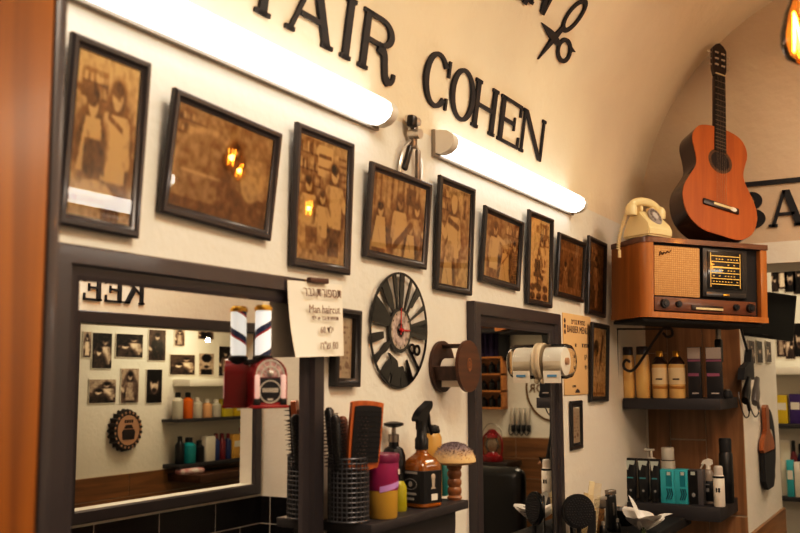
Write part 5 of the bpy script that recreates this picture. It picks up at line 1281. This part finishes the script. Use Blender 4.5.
# photo strip pinned on the jamb
def bw(seed, kind=0):
    p = Pic(26, 36, .55, seed); r = random.Random(seed)
    p.rect(0, 0, 1, 1, r.choice((.2, .35, .6)))
    if kind == 0: p.man(.5, .12, 1.3, r.choice((.2, .6, .8)), .08, .25, .7)
    elif kind == 1: p.ell(.5, .42, .26, .3, .66); p.ell(.5, .22, .3, .18, .08); p.rect(.15, .75, .85, 1, .15); p.ell(.5, .62, .15, .07, .25); p.line((.38, .4), (.45, .4), .02, .15); p.line((.55, .4), (.62, .4), .02, .15)
    else: p.man(.35, .15, 1.2, .75, .1, .2, .65); p.sitter(.66, .4, .8, .3)
    return grey(p)
PHOTOM = painted('photo_print', .5)
def photo_print(label, loc, rotz, w_, h_, seed, kind, group, frame_=True):
    t = root('photo_print', label, 'photograph', loc, (0, 0, rotz), group)
    if frame_: MB().box((0, -.001, 0), (w_+.008, .004, h_+.008)).build('white_border', WHITE, t, smooth=False)
    s = grid_sheet('print', PHOTOM, bw(seed, kind), w_, h_, t); s.location = (0, -.004, 0); return t
for k, (px, lab) in enumerate(((751, 'small photo print on the passage wall, left of three under the screen'), (759, 'small photo print on the passage wall, middle of three under the screen'), (768, 'small photo print on the passage wall, right of three under the screen'))):
    p = on_y(px, 350, JY-.003); photo_print(lab, (p.x, JY-.003, p.z-.01), 0, .16, .11, 50+k, k % 3, 'prints on the passage wall')
# ================================================================ hanging bulbs
FIL = emitter('filament_glow', (255, 170, 70), 60.0)
BGL = glassy('amber_bulb_glass', (255, 214, 150), .97, .03, 1.4)
BRASS = mat('aged_brass', (120, 88, 48), .35, .85)
def bulb(label, loc):
    x, y, z = loc
    t = root('pendant_bulb', label, 'light bulb', loc, group='filament bulbs hanging from the vault')
    MB().lathe([(.012, .075), (.017, .06), (.028, .035), (.036, .0), (.036, -.02), (.028, -.042), (.012, -.053), (0, -.055)], 24).build('glass_bulb', BGL, t)
    mb = MB()
    pts = []
    for k in range(9): a = 2*pi*k/8; pts += [(.014*cos(a), .014*sin(a), .035 if k % 2 else -.03)]
    mb.tube(pts, .0018, 6); mb.build('filament', FIL, t)
    MB().lathe([(0, .07), (.017, .07), (.019, .08), (.019, .115), (.012, .125), (0, .126)], 18).build('socket', BRASS, t)
    zt = Z_V+sqrt(max(0, R_V**2-(y+R_V)**2))-z
    MB().tube([(0, 0, .12), (0, 0, zt)], .003, 6).build('cord', BLACKM, t)
    MB().lathe([(0, zt-.03), (.045, zt-.03), (.05, zt-.004), (0, zt-.004)], 20).build('ceiling_rose', BLACKM, t)
    l = bpy.data.lights.new('bulb_glow', 'POINT'); l.energy = 1.6; l.color = lin((255, 190, 110)); l.shadow_soft_size = .012
    o = bpy.data.objects.new('bulb_glow', l); COL.objects.link(o); o.location = (x, y, z)
def refl(px, py, tilt, zb, y=-1.19, y0=-.03):
    """Where a point seen in a leaning picture glass really hangs."""
    d = ray(px, py).normalized(); n = Vector((0, -cos(radians(tilt)), -sin(radians(tilt))))
    p0 = Vector((0, y0, zb)); k = (p0-CAM).dot(n)/d.dot(n); h = CAM+d*k; r_ = d-2*d.dot(n)*n
    return h+r_*((y-h.y)/r_.y)
b0 = CAM+ray(802, 33)*1.66
bulb('large glowing filament bulb cut off at the top right corner', b0)
b1 = refl(235, 157, 5.2, 1.81, -1.22); bulb('filament bulb reflected in the wide second picture, nearer the wall', b1)
b2 = refl(241, 170, 5.2, 1.81, -1.7); bulb('filament bulb reflected in the wide second picture, lower of its two bright spots', b2)
b3 = refl(315, 208, 2.2, 1.755, -1.35); bulb('filament bulb reflected in the tall third picture', b3)
# ================================================================ room beyond: seen in the narrow mirror and through the opening
def nm(px, py, x): p = on_x(px, py, x); return Vector((x, -.024-p.y, p.z))
def end_root(name, label, cat, y, z, group=None, x=EX-.002): return root(name, label, cat, (x, y, z), (0, 0, -pi/2), group)
# cubby rack
a, b = nm(480, 358, EX), nm(508, 408, EX)
RK = wood('rack_pine', (196, 132, 66), (150, 94, 42), 'X', 3, .5)
w_, h_ = b.y-a.y+.2, a.z-b.z
rc = Vector((EX-.002, b.y-w_/2, (a.z+b.z)/2))
t = end_root('wall_rack', 'pine wall rack with three rows of black bottles, seen in narrow mirror', 'rack', rc.y, rc.z)
mb = MB(); mb.box((0, -.006, 0), (w_, .01, h_))
mb.build('back_board', RK, t)
for k in range(4): MB().box((0, -.06, -h_/2+k*h_/3), (w_, .11, .016), .001).build('shelf', RK, t)
for k in range(2): MB().box(((k*2-1)*(w_/2-.006), -.06, 0), (.012, .11, h_), .001).build('side', RK, t)
n = 6
for r_ in range(3):
    for k in range(n):
        o = root('rack_bottle', ('black bottle in the %s row of the pine rack' % ('bottom', 'middle', 'top')[r_]), 'bottle', (EX-.066, rc.y-w_/2+(k+.5)*w_/n, rc.z-h_/2+r_*h_/3+.008), (0, 0, 0), 'black bottles in the %s row of the rack' % ('bottom', 'middle', 'top')[r_])
        hh = .085+.02*((k*7+r_*3) % 3)/2; MB().lathe([(0, 0), (.026, 0), (.028, .004), (.028, hh*.7), (.012, hh*.85), (.012, hh), (0, hh)], 14).build('body', BLACKP, o)
# purple cape
p = nm(488, 338, EX)
t = end_root('purple_cape', 'dark purple cape hanging from a hook above the pine rack, in mirror', 'cape', p.y-.02, p.z+.12)
PUR = mat('dark_purple_cloth', (52, 34, 78), .8, var=.4, scale=10, bump=.5, bscale=20)
mb = MB(); n = 20
for k in range(n+1): pass
A = [[mb.v((-.14+.28*k/n*(1), -.03-.02*sin(k*1.7)-.03*(j/5), -.30*j/5)) for k in range(n+1)] for j in range(6)]
for j in range(5):
    for k in range(n): mb.f([A[j][k], A[j][k+1], A[j+1][k+1], A[j+1][k]])
mb.build('cloth', PUR, t); MB().tube([(0, 0, .02), (0, -.05, .02), (0, -.055, .04)], .006, 8).build('hook', STEEL, t)
t = end_root('black_bag', 'black bag hanging beside the purple cape above the pine rack', 'bag', p.y+.17, p.z-.02)
MB().box((0, -.05, -.04), (.09, .09, .26), .03, 3).build('bag_body', BLACKM, t); MB().tube(catmull([(-.03, -.05, .08), (0, -.05, .16), (.03, -.05, .08)], 5), .006, 8).build('strap', BLACKM, t)
# dark wall shelf
p = nm(520, 331, EX); t = end_root('wall_ledge', 'dark wall ledge with brown box end above emblem, in mirror', 'shelf', p.y+.08, p.z)
MB().box((0, -.09, 0), (.75, .18, .03), .002).build('board', SHELFM, t); MB().box((.26, -.09, .05), (.2, .14, .06), .004).build('brown_panel', BROWNW, t)
# round emblem
p = nm(553, 388, EX); t = end_root('round_wall_emblem', 'large thin dark ring emblem on the cream wall, seen in narrow mirror', 'emblem', p.y, p.z)
mb = MB(); mb.band(arc(0, 0, .235, .27, 0, 360, 60)[:-1], arc(0, 0, .222, .257, 0, 360, 60)[:-1], -.006, 0)
mb.build('ring', BRASS, t, smooth=False)
text('HOR', .1, BRASS, t, (.1, -.004, -.035))
# clippers hanging
for k in range(4):
    p = nm(514+5.2*k, 412, EX)
    t = end_root('wall_clipper', ('first', 'second', 'third', 'fourth')[k]+' silver clipper from the lantern, hanging above the timber cladding in mirror', 'clipper', p.y, p.z, 'silver clippers on the end wall')
    MB().box((0, -.02, -.04), (.03, .03, .15), .008).build('body', CHROME, t); MB().box((0, -.02, -.13), (.032, .032, .06), .008).build('grip', BLACKP, t)
    MB().tube(catmull([(0, -.02, -.16), (.02, -.02, -.19), (.04, -.02, -.16), (.03, -.02, -.1)], 4), .004, 6).build('cord', BLACKP, t)
# lantern on a console
p = nm(494, 461, 7.25); zc = p.z
t = root('console_table', 'dark console table under the red lantern at the end wall', 'table', (7.27, p.y, 0))
MB().box((0, 0, zc-.02), (.3, .34, .04), .003).build('table_top', mat('dark_wood_top', (46, 34, 28), .4), t)
for sx in (-1, 1):
    for sy in (-1, 1): MB().box((sx*.12, sy*.14, (zc-.04)/2), (.04, .04, zc-.04), .003).build('leg', SHELFM, t)
t = root('red_lantern', 'red hurricane oil lantern standing below the rack, seen in narrow mirror', 'lantern', (7.22, p.y, zc))
MB().lathe([(0, 0), (.085, 0), (.09, .01), (.085, .045), (.05, .06), (.04, .075), (0, .075)], 24).build('tank', RED, t)
MB().lathe([(.035, .075), (.055, .11), (.055, .15), (.035, .19)], 20).build('glass_globe', glassy('lantern_glass', (240, 230, 210), .85, .03, 1.4), t)
MB().lathe([(0, .188), (.05, .188), (.045, .21), (.03, .22), (.03, .25), (.012, .255), (0, .255)], 20).build('hood', RED, t)
for s_ in (-1, 1): MB().tube(catmull([(0, s_*.07, .03), (0, s_*.085, .09), (0, s_*.08, .18), (0, s_*.03, .235)], 5), .008, 8).build('side_tube', RED, t)
MB().tube(arc3 if False else [(0, .085*cos(radians(q)), .2+.1*sin(radians(q))) for q in range(0, 181, 12)], .003, 6).build('bail_handle', STEEL, t)
# barber chair (black), its back towards the mirror
p = nm(512, 470, 6.45)
t = root('barber_chair', 'black padded barber chair, rounded backrest, in the narrow mirror', 'chair', (6.45, p.y, 0), (0, 0, radians(100)))
LEA = mat('black_leather', (16, 15, 16), .3, var=.3, coat=.3, bump=.2, bscale=80)
zt = p.z+.11
MB().box((0, .26, zt-.36), (.54, .13, .6), .07, 4).build('backrest', LEA, t)
MB().box((0, .0, zt-.70), (.56, .52, .14), .05, 4).build('seat', LEA, t)
for sx in (-1, 1): MB().box((sx*.31, .0, zt-.5), (.07, .46, .06), .02, 3).build('armrest', LEA, t); MB().box((sx*.31, .15, zt-.6), (.04, .05, .2), .008).build('arm_post', CHROME, t)
MB().lathe([(0, 0), (.3, 0), (.31, .02), (.1, .05), (.06, .07), (.06, zt-.77), (0, zt-.77)], 28).build('pedestal', CHROME, t)
MB().box((0, -.42, .2), (.4, .16, .03), .008).build('footrest', CHROME, t)
# dark blue-grey cape thrown over the seat back
# person in black at the edge of the mirror view
SKIN = mat('skin', (206, 158, 126), .55, var=.06); BCL = mat('black_clothes', (20, 19, 21), .8, var=.3, scale=12); HAIRM = mat('dark_hair', (28, 22, 20), .6)
def skin_body(name, verts, edges, radii, m, parent, sub=2, rootv=0):
    me = bpy.data.meshes.new(name); me.from_pydata(verts, edges, []); o = bpy.data.objects.new(name, me); COL.objects.link(o)
    sk = o.modifiers.new('s', 'SKIN'); ss = o.modifiers.new('u', 'SUBSURF'); ss.levels = sub; ss.render_levels = sub
    for i, r_ in enumerate(radii): q = me.skin_vertices[0].data[i]; q.radius = (r_, r_) if not isinstance(r_, tuple) else r_; q.use_root = (i == rootv)
    dg = bpy.context.evaluated_depsgraph_get(); m2 = bpy.data.meshes.new_from_object(o.evaluated_get(dg))
    o.modifiers.clear(); o.data = m2; bpy.data.meshes.remove(me); m2.name = name; m2.materials.clear(); m2.materials.append(m)
    for f_ in m2.polygons: f_.use_smooth = True
    if parent: o.parent = parent
    return o
pp = nm(552, 450, 6.0)
t = root('person', 'person in black clothes standing sideways, sliver at right edge of narrow mirror', 'person', (6.2, -.90, 0), (0, 0, radians(8)))
V = [(0, 0, .98), (0, .0, 1.15), (0, 0, 1.34), (0, .0, 1.46), (0, .01, 1.54), (0, .015, 1.63), (0, .01, 1.72),
     (.18, 0, 1.42), (.235, .02, 1.15), (.20, -.16, .98), (.16, -.22, .96), (-.18, 0, 1.42), (-.235, .02, 1.15), (-.22, -.06, .9), (-.21, -.08, .83),
     (.10, 0, .9), (.12, -.01, .50), (.12, .03, .09), (.13, -.12, .04), (-.10, 0, .9), (-.12, -.01, .5), (-.12, .03, .09), (-.13, -.12, .04)]
E_ = [(0, 1), (1, 2), (2, 3), (3, 4), (4, 5), (5, 6), (2, 7), (7, 8), (8, 9), (9, 10), (2, 11), (11, 12), (12, 13), (13, 14), (0, 15), (15, 16), (16, 17), (17, 18), (0, 19), (19, 20), (20, 21), (21, 22)]
Rr = [(.15, .11), (.145, .105), (.165, .11), (.07, .07), (.055, .06), (.085, .1), (.075, .085), .062, .046, .036, .03, .062, .046, .036, .03, .095, .062, .045, .035, .095, .062, .045, .035]
body = skin_body('body', V, E_, Rr, SKIN, t)
def clothes(name, idx, ed, rad, m):
    mp_ = {v: i for i, v in enumerate(idx)}; return skin_body(name, [V[i] for i in idx], [(mp_[a], mp_[b]) for a, b in ed], rad, m, t)
clothes('shirt', [0, 1, 2, 3, 7, 8, 9, 11, 12, 13], [(0, 1), (1, 2), (2, 3), (2, 7), (7, 8), (8, 9), (2, 11), (11, 12), (12, 13)], [(.17, .13), (.165, .125), (.185, .13), .075, .08, .062, .05, .08, .062, .05], BCL)
clothes('trousers', [0, 15, 16, 17, 19, 20, 21], [(0, 1 + 14), (15, 16), (16, 17), (0, 19), (19, 20), (20, 21)], [(.16, .125), .115, .08, .062, .115, .08, .062], BCL)
for s_, wv, d in ((1, V[10], Vector((-.03, -.075, -.02))), (-1, V[14], Vector((.005, -.02, -.085)))):
    hv, he, hr = [tuple(wv), tuple(Vector(wv)+d*.5)], [(0, 1)], [.026, (.036, .018)]
    d_ = d.normalized(); sd = d_.cross(Vector((0, 0, 1)) if abs(d_.z) < .8 else Vector((1, 0, 0))).normalized(); dn = d_.cross(sd)
    for k in range(4):
        b_ = Vector(wv)+d*.85+sd*(-.027+.018*k); L = (.032, .038, .036, .028)[k]; i0 = len(hv)
        hv += [tuple(b_), tuple(b_+d_*L+dn*.004), tuple(b_+d_*L*1.7+dn*.016)]; he += [(1, i0), (i0, i0+1), (i0+1, i0+2)]; hr += [.0105, .009, .0075]
    b_ = Vector(wv)+d*.3+sd*(-.034); i0 = len(hv); hv += [tuple(b_), tuple(b_+d_*.03-sd*.018), tuple(b_+d_*.055-sd*.016)]; he += [(1, i0), (i0, i0+1), (i0+1, i0+2)]; hr += [.012, .010, .008]
    skin_body('hand', hv, he, hr, SKIN, t, 1)
mb = MB(); mb.ball((0, .025, 1.70), (.092, .108, .10)); hr_ = mb.build('hair', HAIRM, t)
mb = MB(); mb.lathe([(0, 0), (.012, .004), (.009, .02), (.004, .034), (0, .035)], 10, (0, -.088, 1.622)); mb.build('nose', SKIN, t)
for s_ in (-1, 1): MB().ball((s_*.032, -.078, 1.662), (.013, .008, .008), 10, 8).build('eye', mat('eye_dark', (40, 30, 26), .2), t); MB().ball((s_*.09, .01, 1.645), (.012, .024, .034), 10, 8).build('ear', SKIN, t)
MB().ball((0, -.082, 1.592), (.024, .008, .006), 10, 6).build('mouth', mat('lips', (160, 92, 84), .5), t)
for s_ in (-1, 1): mb = MB(); mb.box((s_*.125, -.06, .035), (.09, .26, .07), .025, 3); mb.build('shoe', BLACKP, t)
# direct view through the opening: prints and shelves on the end wall
def ew(px, py, x=EX): return on_x(px, py, x)
for k, (px, py, w_, h_, lab) in enumerate(((773, 279, .07, .19, 'narrow photo print high on the end wall under the header, leftmost of four'), (782, 276, .07, .19, 'narrow photo print high on the end wall under the header, second of four'), (790, 279, .075, .19, 'narrow photo print high on the end wall, third of four'), (799, 281, .08, .19, 'narrow photo print high on the end wall, cut by the right picture edge'))):
    p = ew(px, py); photo_print(lab, (EX-.003, p.y, p.z), -pi/2, w_, h_, 70+k, (2, 0, 1, 0)[k], 'prints on the end wall')
for k, (px, py, w_, h_, lab) in enumerate(((781, 343, .06, .2, 'bright photo print above the white shelf, nearest the passage wall'), (790, 345, .065, .2, 'bright photo print above the white shelf, second beside the screen'), (799, 340, .07, .24, 'bright photo print above the white shelf, at right picture edge'))):
    p = ew(px, py); photo_print(lab, (EX-.003, p.y, p.z), -pi/2, w_, h_, 80+k, (0, 2, 1)[k], 'prints above the white shelf')
def end_shelf(label, py, th, m, dep=.2):
    p = ew(790, py, EX-dep); t = end_root('product_shelf', label, 'shelf', -.25, p.z, 'shelves on the end wall')
    MB().box((0, -dep/2, -th/2), (.9, dep, th), .002).build('board', m, t); return p.z
za = end_shelf('white shelf on the end wall under the bright prints', 366, .06, WHITE)
zb = end_shelf('dark shelf with yellow and purple boxes at the right edge', 424, .03, SHELFM)
zc2 = end_shelf('dark shelf with red, blue and teal products at the right edge', 497, .03, SHELFM)
YEL = mat('yellow_box', (226, 196, 40), .45, var=.1); PRP = mat('purple_box', (70, 42, 120), .45); NAVY = mat('navy_bottle', (40, 56, 110), .35); MAR = mat('maroon_bottle', (120, 30, 40), .35)
def row_item(kind, label, cat, px, y_top, z, m, x=EX-.1, w_=.05, group=None, loc=None, cap=BLACKP, rz=-pi/2):
    """a small product standing on a far shelf: its body and cap"""
    if loc is None: p = on_x(px, y_top, x); loc = (x, p.y, z); hh = p.z-z
    else: hh = y_top
    t = root(kind, label, cat, loc, (0, 0, rz), group)
    if kind == 'product_box':
        MB().box((0, 0, hh/2), (w_, .06, hh), .001).build('carton', m, t); MB().box((0, -.031, hh*.6), (w_*.8, .001, hh*.25)).build('printed_panel', WHITE, t, smooth=False)
    else:
        r_ = w_/2; MB().lathe([(0, 0), (r_*.94, 0), (r_, .004), (r_, hh*.68), (r_*.5, hh*.8), (0, hh*.8)], 18).build('body', m, t)
        MB().lathe([(0, hh*.8), (r_*.5, hh*.8), (r_*.5, hh*.98), (0, hh)], 14).build('cap', cap, t)
    return t
GE = 'products on the end wall shelves'
row_item('product_box', 'yellow product box at right edge beside the passage wall', 'box', 782, 395, zb, YEL, w_=.07, group=GE)
row_item('product_box', 'purple product box at the right picture edge', 'box', 795, 394, zb, PRP, w_=.075, group=GE)
row_item('product_bottle', 'maroon bottle at right edge beside the white board', 'bottle', 793, 440, zc2, MAR, w_=.05, group=GE)
row_item('product_bottle', 'navy bottle at right edge behind the maroon bottle', 'bottle', 800, 443, zc2, NAVY, x=EX-.07, w_=.05, group=GE)
row_item('product_box', 'teal product box low at the right picture edge', 'box', 790, 460, zc2, TB, x=EX-.16, w_=.045, group=GE)
row_item('product_box', 'white product box beside the low teal box at right edge', 'box', 797, 462, zc2, WHITE, x=EX-.16, w_=.035, group=GE)
p = on_x(781, 495, 7.0); pt = on_x(784, 437, 7.0)
t = root('leaning_board', 'white framed board leaning at the far edge of the passage wall', 'board', (7.37, p.y+.01, zc2), (radians(-4), 0, -pi/2+radians(12)))
MB().box((0, 0, (pt.z-p.z)/2), (.07, .012, pt.z-p.z), .002).build('board', WHITE, t); MB().box((0, -.007, (pt.z-p.z)/2), (.055, .002, pt.z-p.z-.03)).build('sheet', PAPER, t, smooth=False)
p = on_x(787, 503, 7.2)
t = root('folded_towel', 'small blue and white crumpled packet at the foot of the passage wall', 'packet', (7.42, p.y+.12, zc2), (0, 0, 1.2))
MB().box((0, 0, .025), (.14, .08, .05), .02, 3).build('packet', mat('blue_white_packet', (214, 214, 226), .5, var=.6, scale=25, rgb2=(60, 70, 150)), t)
# ================================================================ alcove seen through the pass-through in the large mirror
def al(px, py, y=NY+.003): return mir(px, py, y)
GP2 = 'black and white portraits in the alcove'
quads = [((82, 330), (91.4, 359), 0, 'dark print at the left edge of the mirrored alcove, beside the first portrait'), ((91.4, 331), (111.7, 370), 2, 'tall mirrored print of several figures, upper left in the alcove'), ((115, 332), (143, 359), 2, 'wide mirrored print, second in the upper alcove row'), ((147.7, 328), (165.7, 362), 0, 'mirrored portrait third in the upper alcove row'), ((173.6, 326), (185, 347.6), 0, 'small mirrored print above the alcove shelf, fourth in upper row'), ((169, 353), (195, 376), 2, 'wide mirrored print directly above the alcove shelf'),
 ((88, 378), (116, 404), 2, 'wide mirrored print in the lower row, left'), ((120, 367), (138.7, 404), 0, 'tall mirrored print in the middle of the lower row'), ((145.5, 368), (162, 404), 1, 'mirrored portrait of a bearded man, right of the lower row'), ((197, 327), (214, 341), 0, 'mirrored print near the bright spot above the alcove shelf'), ((198, 352), (214, 376), 1, 'mirrored portrait right of the wide print above the shelf'), ((218, 345), (232, 377), 0, 'mirrored print beside the jukebox, above the shelf')]
for k, ((x0, y0), (x1, y1), kind, lab) in enumerate(quads):
    a, b = al(x0, y0), al(x1, y1); photo_print(lab, ((a.x+b.x)/2, NY+.004, (a.z+b.z)/2), pi, abs(b.x-a.x)-.02, abs(a.z-b.z)-.02, 20+k, kind, GP2)
# bottle cap sign
p = al(123, 430); t = root('bottle_cap_sign', 'round dark bottle cap shaped wall sign, mirrored in the alcove', 'sign', (p.x, NY+.002, p.z), (0, 0, pi))
CAPS = mat('cap_sign_dark', (44, 32, 30), .4, var=.3); CAPT = mat('cap_sign_tan', (186, 146, 116), .5, var=.1)
n = 84; O = [((.132+.010*cos(21*2*pi*k/n))*cos(2*pi*k/n), (.132+.010*cos(21*2*pi*k/n))*sin(2*pi*k/n)) for k in range(n)]
mb = MB(); A = [mb.v((x, 0, z)) for x, z in O]; B = [mb.v((x*.93, -.05, z*.93)) for x, z in O]
mb.f(A); mb.f(B[::-1])
for k in range(n): mb.f([A[k], A[(k+1) % n], B[(k+1) % n], B[k]])
mb.build('cap_body', CAPS, t)
mb = MB()
for k in range(21): a = 2*pi*(k+.5)/21; mb.ball((.115*cos(a), -.049, .115*sin(a)), (.009, .004, .009), 8, 6)
mb.band(arc(0, 0, .098, .098, 0, 360, 40)[:-1], arc(0, 0, .090, .090, 0, 360, 40)[:-1], -.053, -.050); mb.build('rim_dots', CAPT, t, smooth=False)
mb = MB(); mb.prism(arc(0, 0, .092, .092, 0, 360, 40)[:-1], -.0515, -.050); mb.build('tan_face', CAPT, t, smooth=False)
mb = MB(); mb.prism([(-.05, -.06), (.05, -.06), (.058, -.01), (.045, .005), (-.045, .005), (-.058, -.01)], -.054, -.0515); mb.prism([(-.04, .012), (.04, .012), (.025, .035), (-.025, .035)], -.054, -.0515)
for k in range(4): mb.box((-.03+.02*k, -.053, .058), (.012, .003, .02))
mb.build('barber_motif', CAPS, t, smooth=False)
# alcove shelves and their products
def al_shelf(label, px0, px1, py, th, m, dep=.16):
    a, b = al(px0, py, NY+dep), al(px1, py, NY+dep); z = (a.z+b.z)/2
    t = root('product_shelf', label, 'shelf', ((a.x+b.x)/2, NY+.002, z), (0, 0, pi), 'alcove shelves')
    MB().box((0, -dep/2, -th/2), (abs(b.x-a.x), dep, th), .002).build('board', m, t); return z
s1 = al_shelf('white empty top shelf in the mirrored alcove, below the prints', 190, 266, 379, .05, WHITE)
s2 = al_shelf('dark middle shelf in the mirrored alcove with clear and yellow bottles', 179, 266, 417, .02, SHELFM)
s3 = al_shelf('dark lower shelf in the mirrored alcove with teal and dark bottles', 180, 266, 460, .025, SHELFM)
s4 = al_shelf('brown timber counter at the bottom of the mirrored alcove', 200, 266, 471, .05, BROWNW, .3)
def alrow(py0, z, items, grp):
    for kind, px, ptop, m, w_, cap, lab in items:
        p = al(px, ptop, NY+.09); row_item(kind, lab, 'bottle' if kind != 'product_box' else 'box', 0, max(.05, p.z-z), 0, m, w_=w_*1.3, group=grp, loc=(p.x, NY+.09, z), cap=cap, rz=pi)
CLR = mat('clear_tonic', (196, 190, 176), .15, var=.1); ORG = mat('orange_tonic', (214, 110, 30), .2); TLB = mat('teal_liquid', (30, 150, 158), .25); YL2 = mat('yellow_tonic', (214, 196, 50), .3)
alrow(417, s2, [('product_bottle', 178, 392, CLR, .06, BLACKP, 'clear bottle with black cap, first on mirrored middle shelf'), ('product_bottle', 188, 392, ORG, .06, BLACKP, 'orange bottle on mirrored middle shelf'), ('product_bottle', 197, 397, CLR, .065, WHITE, 'clear bottle with white cap after the orange bottle'), ('product_bottle', 207, 399, mat('peach_tonic', (226, 176, 130), .25), .06, WHITE, 'peach bottle in the middle of mirrored middle shelf'), ('product_bottle', 216, 399, CLR, .06, WHITE, 'clear bottle left of the yellow boxes in mirror'), ('product_box', 226, 399, YL2, .075, None, 'yellow box on mirrored middle shelf beside the jukebox'), ('product_box', 237, 404, YEL, .07, None, 'bright yellow box under the jukebox in mirror'), ('product_box', 246, 404, PRP, .06, None, 'purple box at the end of mirrored middle shelf')], 'products on the mirrored middle shelf')
alrow(460, s3, [('product_bottle', 180, 436, BLACKP, .05, BLACKP, 'black bottle left of the teal one in mirror'), ('product_bottle', 189, 437, TLB, .08, BLACKP, 'teal bottle with black cap on mirrored lower shelf'), ('product_bottle', 199, 440, BLACKP, .06, BLACKP, 'black bottle right of the teal one in mirror'), ('product_box', 208, 436, WHITE, .075, None, 'white box on mirrored lower shelf'), ('product_bottle', 216, 433, NAVY, .045, MAR, 'blue bottle with maroon cap next to the white box'), ('product_bottle', 222, 433, MAR, .045, MAR, 'maroon bottle between two blue bottles in mirror'), ('product_bottle', 228, 433, NAVY, .04, MAR, 'second blue bottle with maroon cap on mirrored lower shelf'), ('product_box', 234.5, 434, mat('gold_box', (226, 178, 84), .4), .07, None, 'gold box on mirrored lower shelf'), ('product_bottle', 241, 427, WHITE, .045, RED, 'white bottle with red cap at end of mirrored lower shelf'), ('product_bottle', 247, 428, BLACKP, .05, BLACKP, 'black bottle at right end of mirrored lower shelf')], 'products on the mirrored lower shelf')
p = al(190, 467, NY+.16); t = root('towel_roll', 'white and red folded cloth on the mirrored timber counter', 'cloth', (p.x, NY+.16, s4), (0, 0, .2))
MB().box((0, 0, .02), (.2, .1, .04), .018, 3).build('cloth', mat('red_white_cloth', (228, 222, 220), .8, var=.6, scale=16, rgb2=(170, 60, 70)), t)
# ================================================================ camera and light
cd = bpy.data.cameras.new('camera'); cam = bpy.data.objects.new('camera', cd); COL.objects.link(cam)
M3 = Matrix((RT, UP, -FW)).transposed()
cam.matrix_world = Matrix.Translation(CAM) @ M3.to_4x4()
cd.sensor_width = 36; cd.lens = F*36/800; cd.clip_start = .05
cd.dof.use_dof = True; cd.dof.focus_distance = 3.4; cd.dof.aperture_fstop = 4.0
S.camera = cam
def lamp(name, kind, loc, energy, rgb, size=.3, rot=(0, 0, 0)):
    l = bpy.data.lights.new(name, kind); l.energy = energy; l.color = lin(rgb)
    if kind == 'AREA': l.size = size
    else: l.shadow_soft_size = size
    o = bpy.data.objects.new(name, l); COL.objects.link(o); o.location = loc; o.rotation_euler = rot; return o
lamp('room_fill', 'AREA', (1.2, -1.6, 3.1), 52, (255, 236, 214), .9)  # added fill light under the vault, no fitting there
lamp('room_fill_front', 'AREA', (3.6, -1.7, 3.1), 29, (255, 235, 212), .8)  # added fill to brighten the radio and shelf end
lamp('beyond_fill', 'AREA', (6.7, -1.1, 2.8), 30, (255, 234, 204), .8)  # added fill light for the room past the opening
lamp('alcove_fill', 'AREA', (4.9, -2.85, 2.25), 11, (255, 236, 204), .5)  # added fill light inside the alcove, not a visible fixture
q = mir(208, 340, NY+.22)
lamp('alcove_glow_fill', 'POINT', q, 2.2, (255, 226, 180), .015)  # added point light imitating a reflected glow above the alcove shelf
w = bpy.data.worlds.new('world'); S.world = w; w.use_nodes = True
w.node_tree.nodes['Background'].inputs[0].default_value = (*lin((255, 225, 190)), 1)
w.node_tree.nodes['Background'].inputs[1].default_value = .15
S.view_settings.view_transform = 'Standard'
S.view_settings.look = 'None'

vs_ = S.view_settings; vs_.use_curve_mapping = True
cv = vs_.curve_mapping.curves[3]
for x, y in ((.05, .033), (.22, .2), (.6, .63)): cv.points.new(x, y)
vs_.curve_mapping.update()
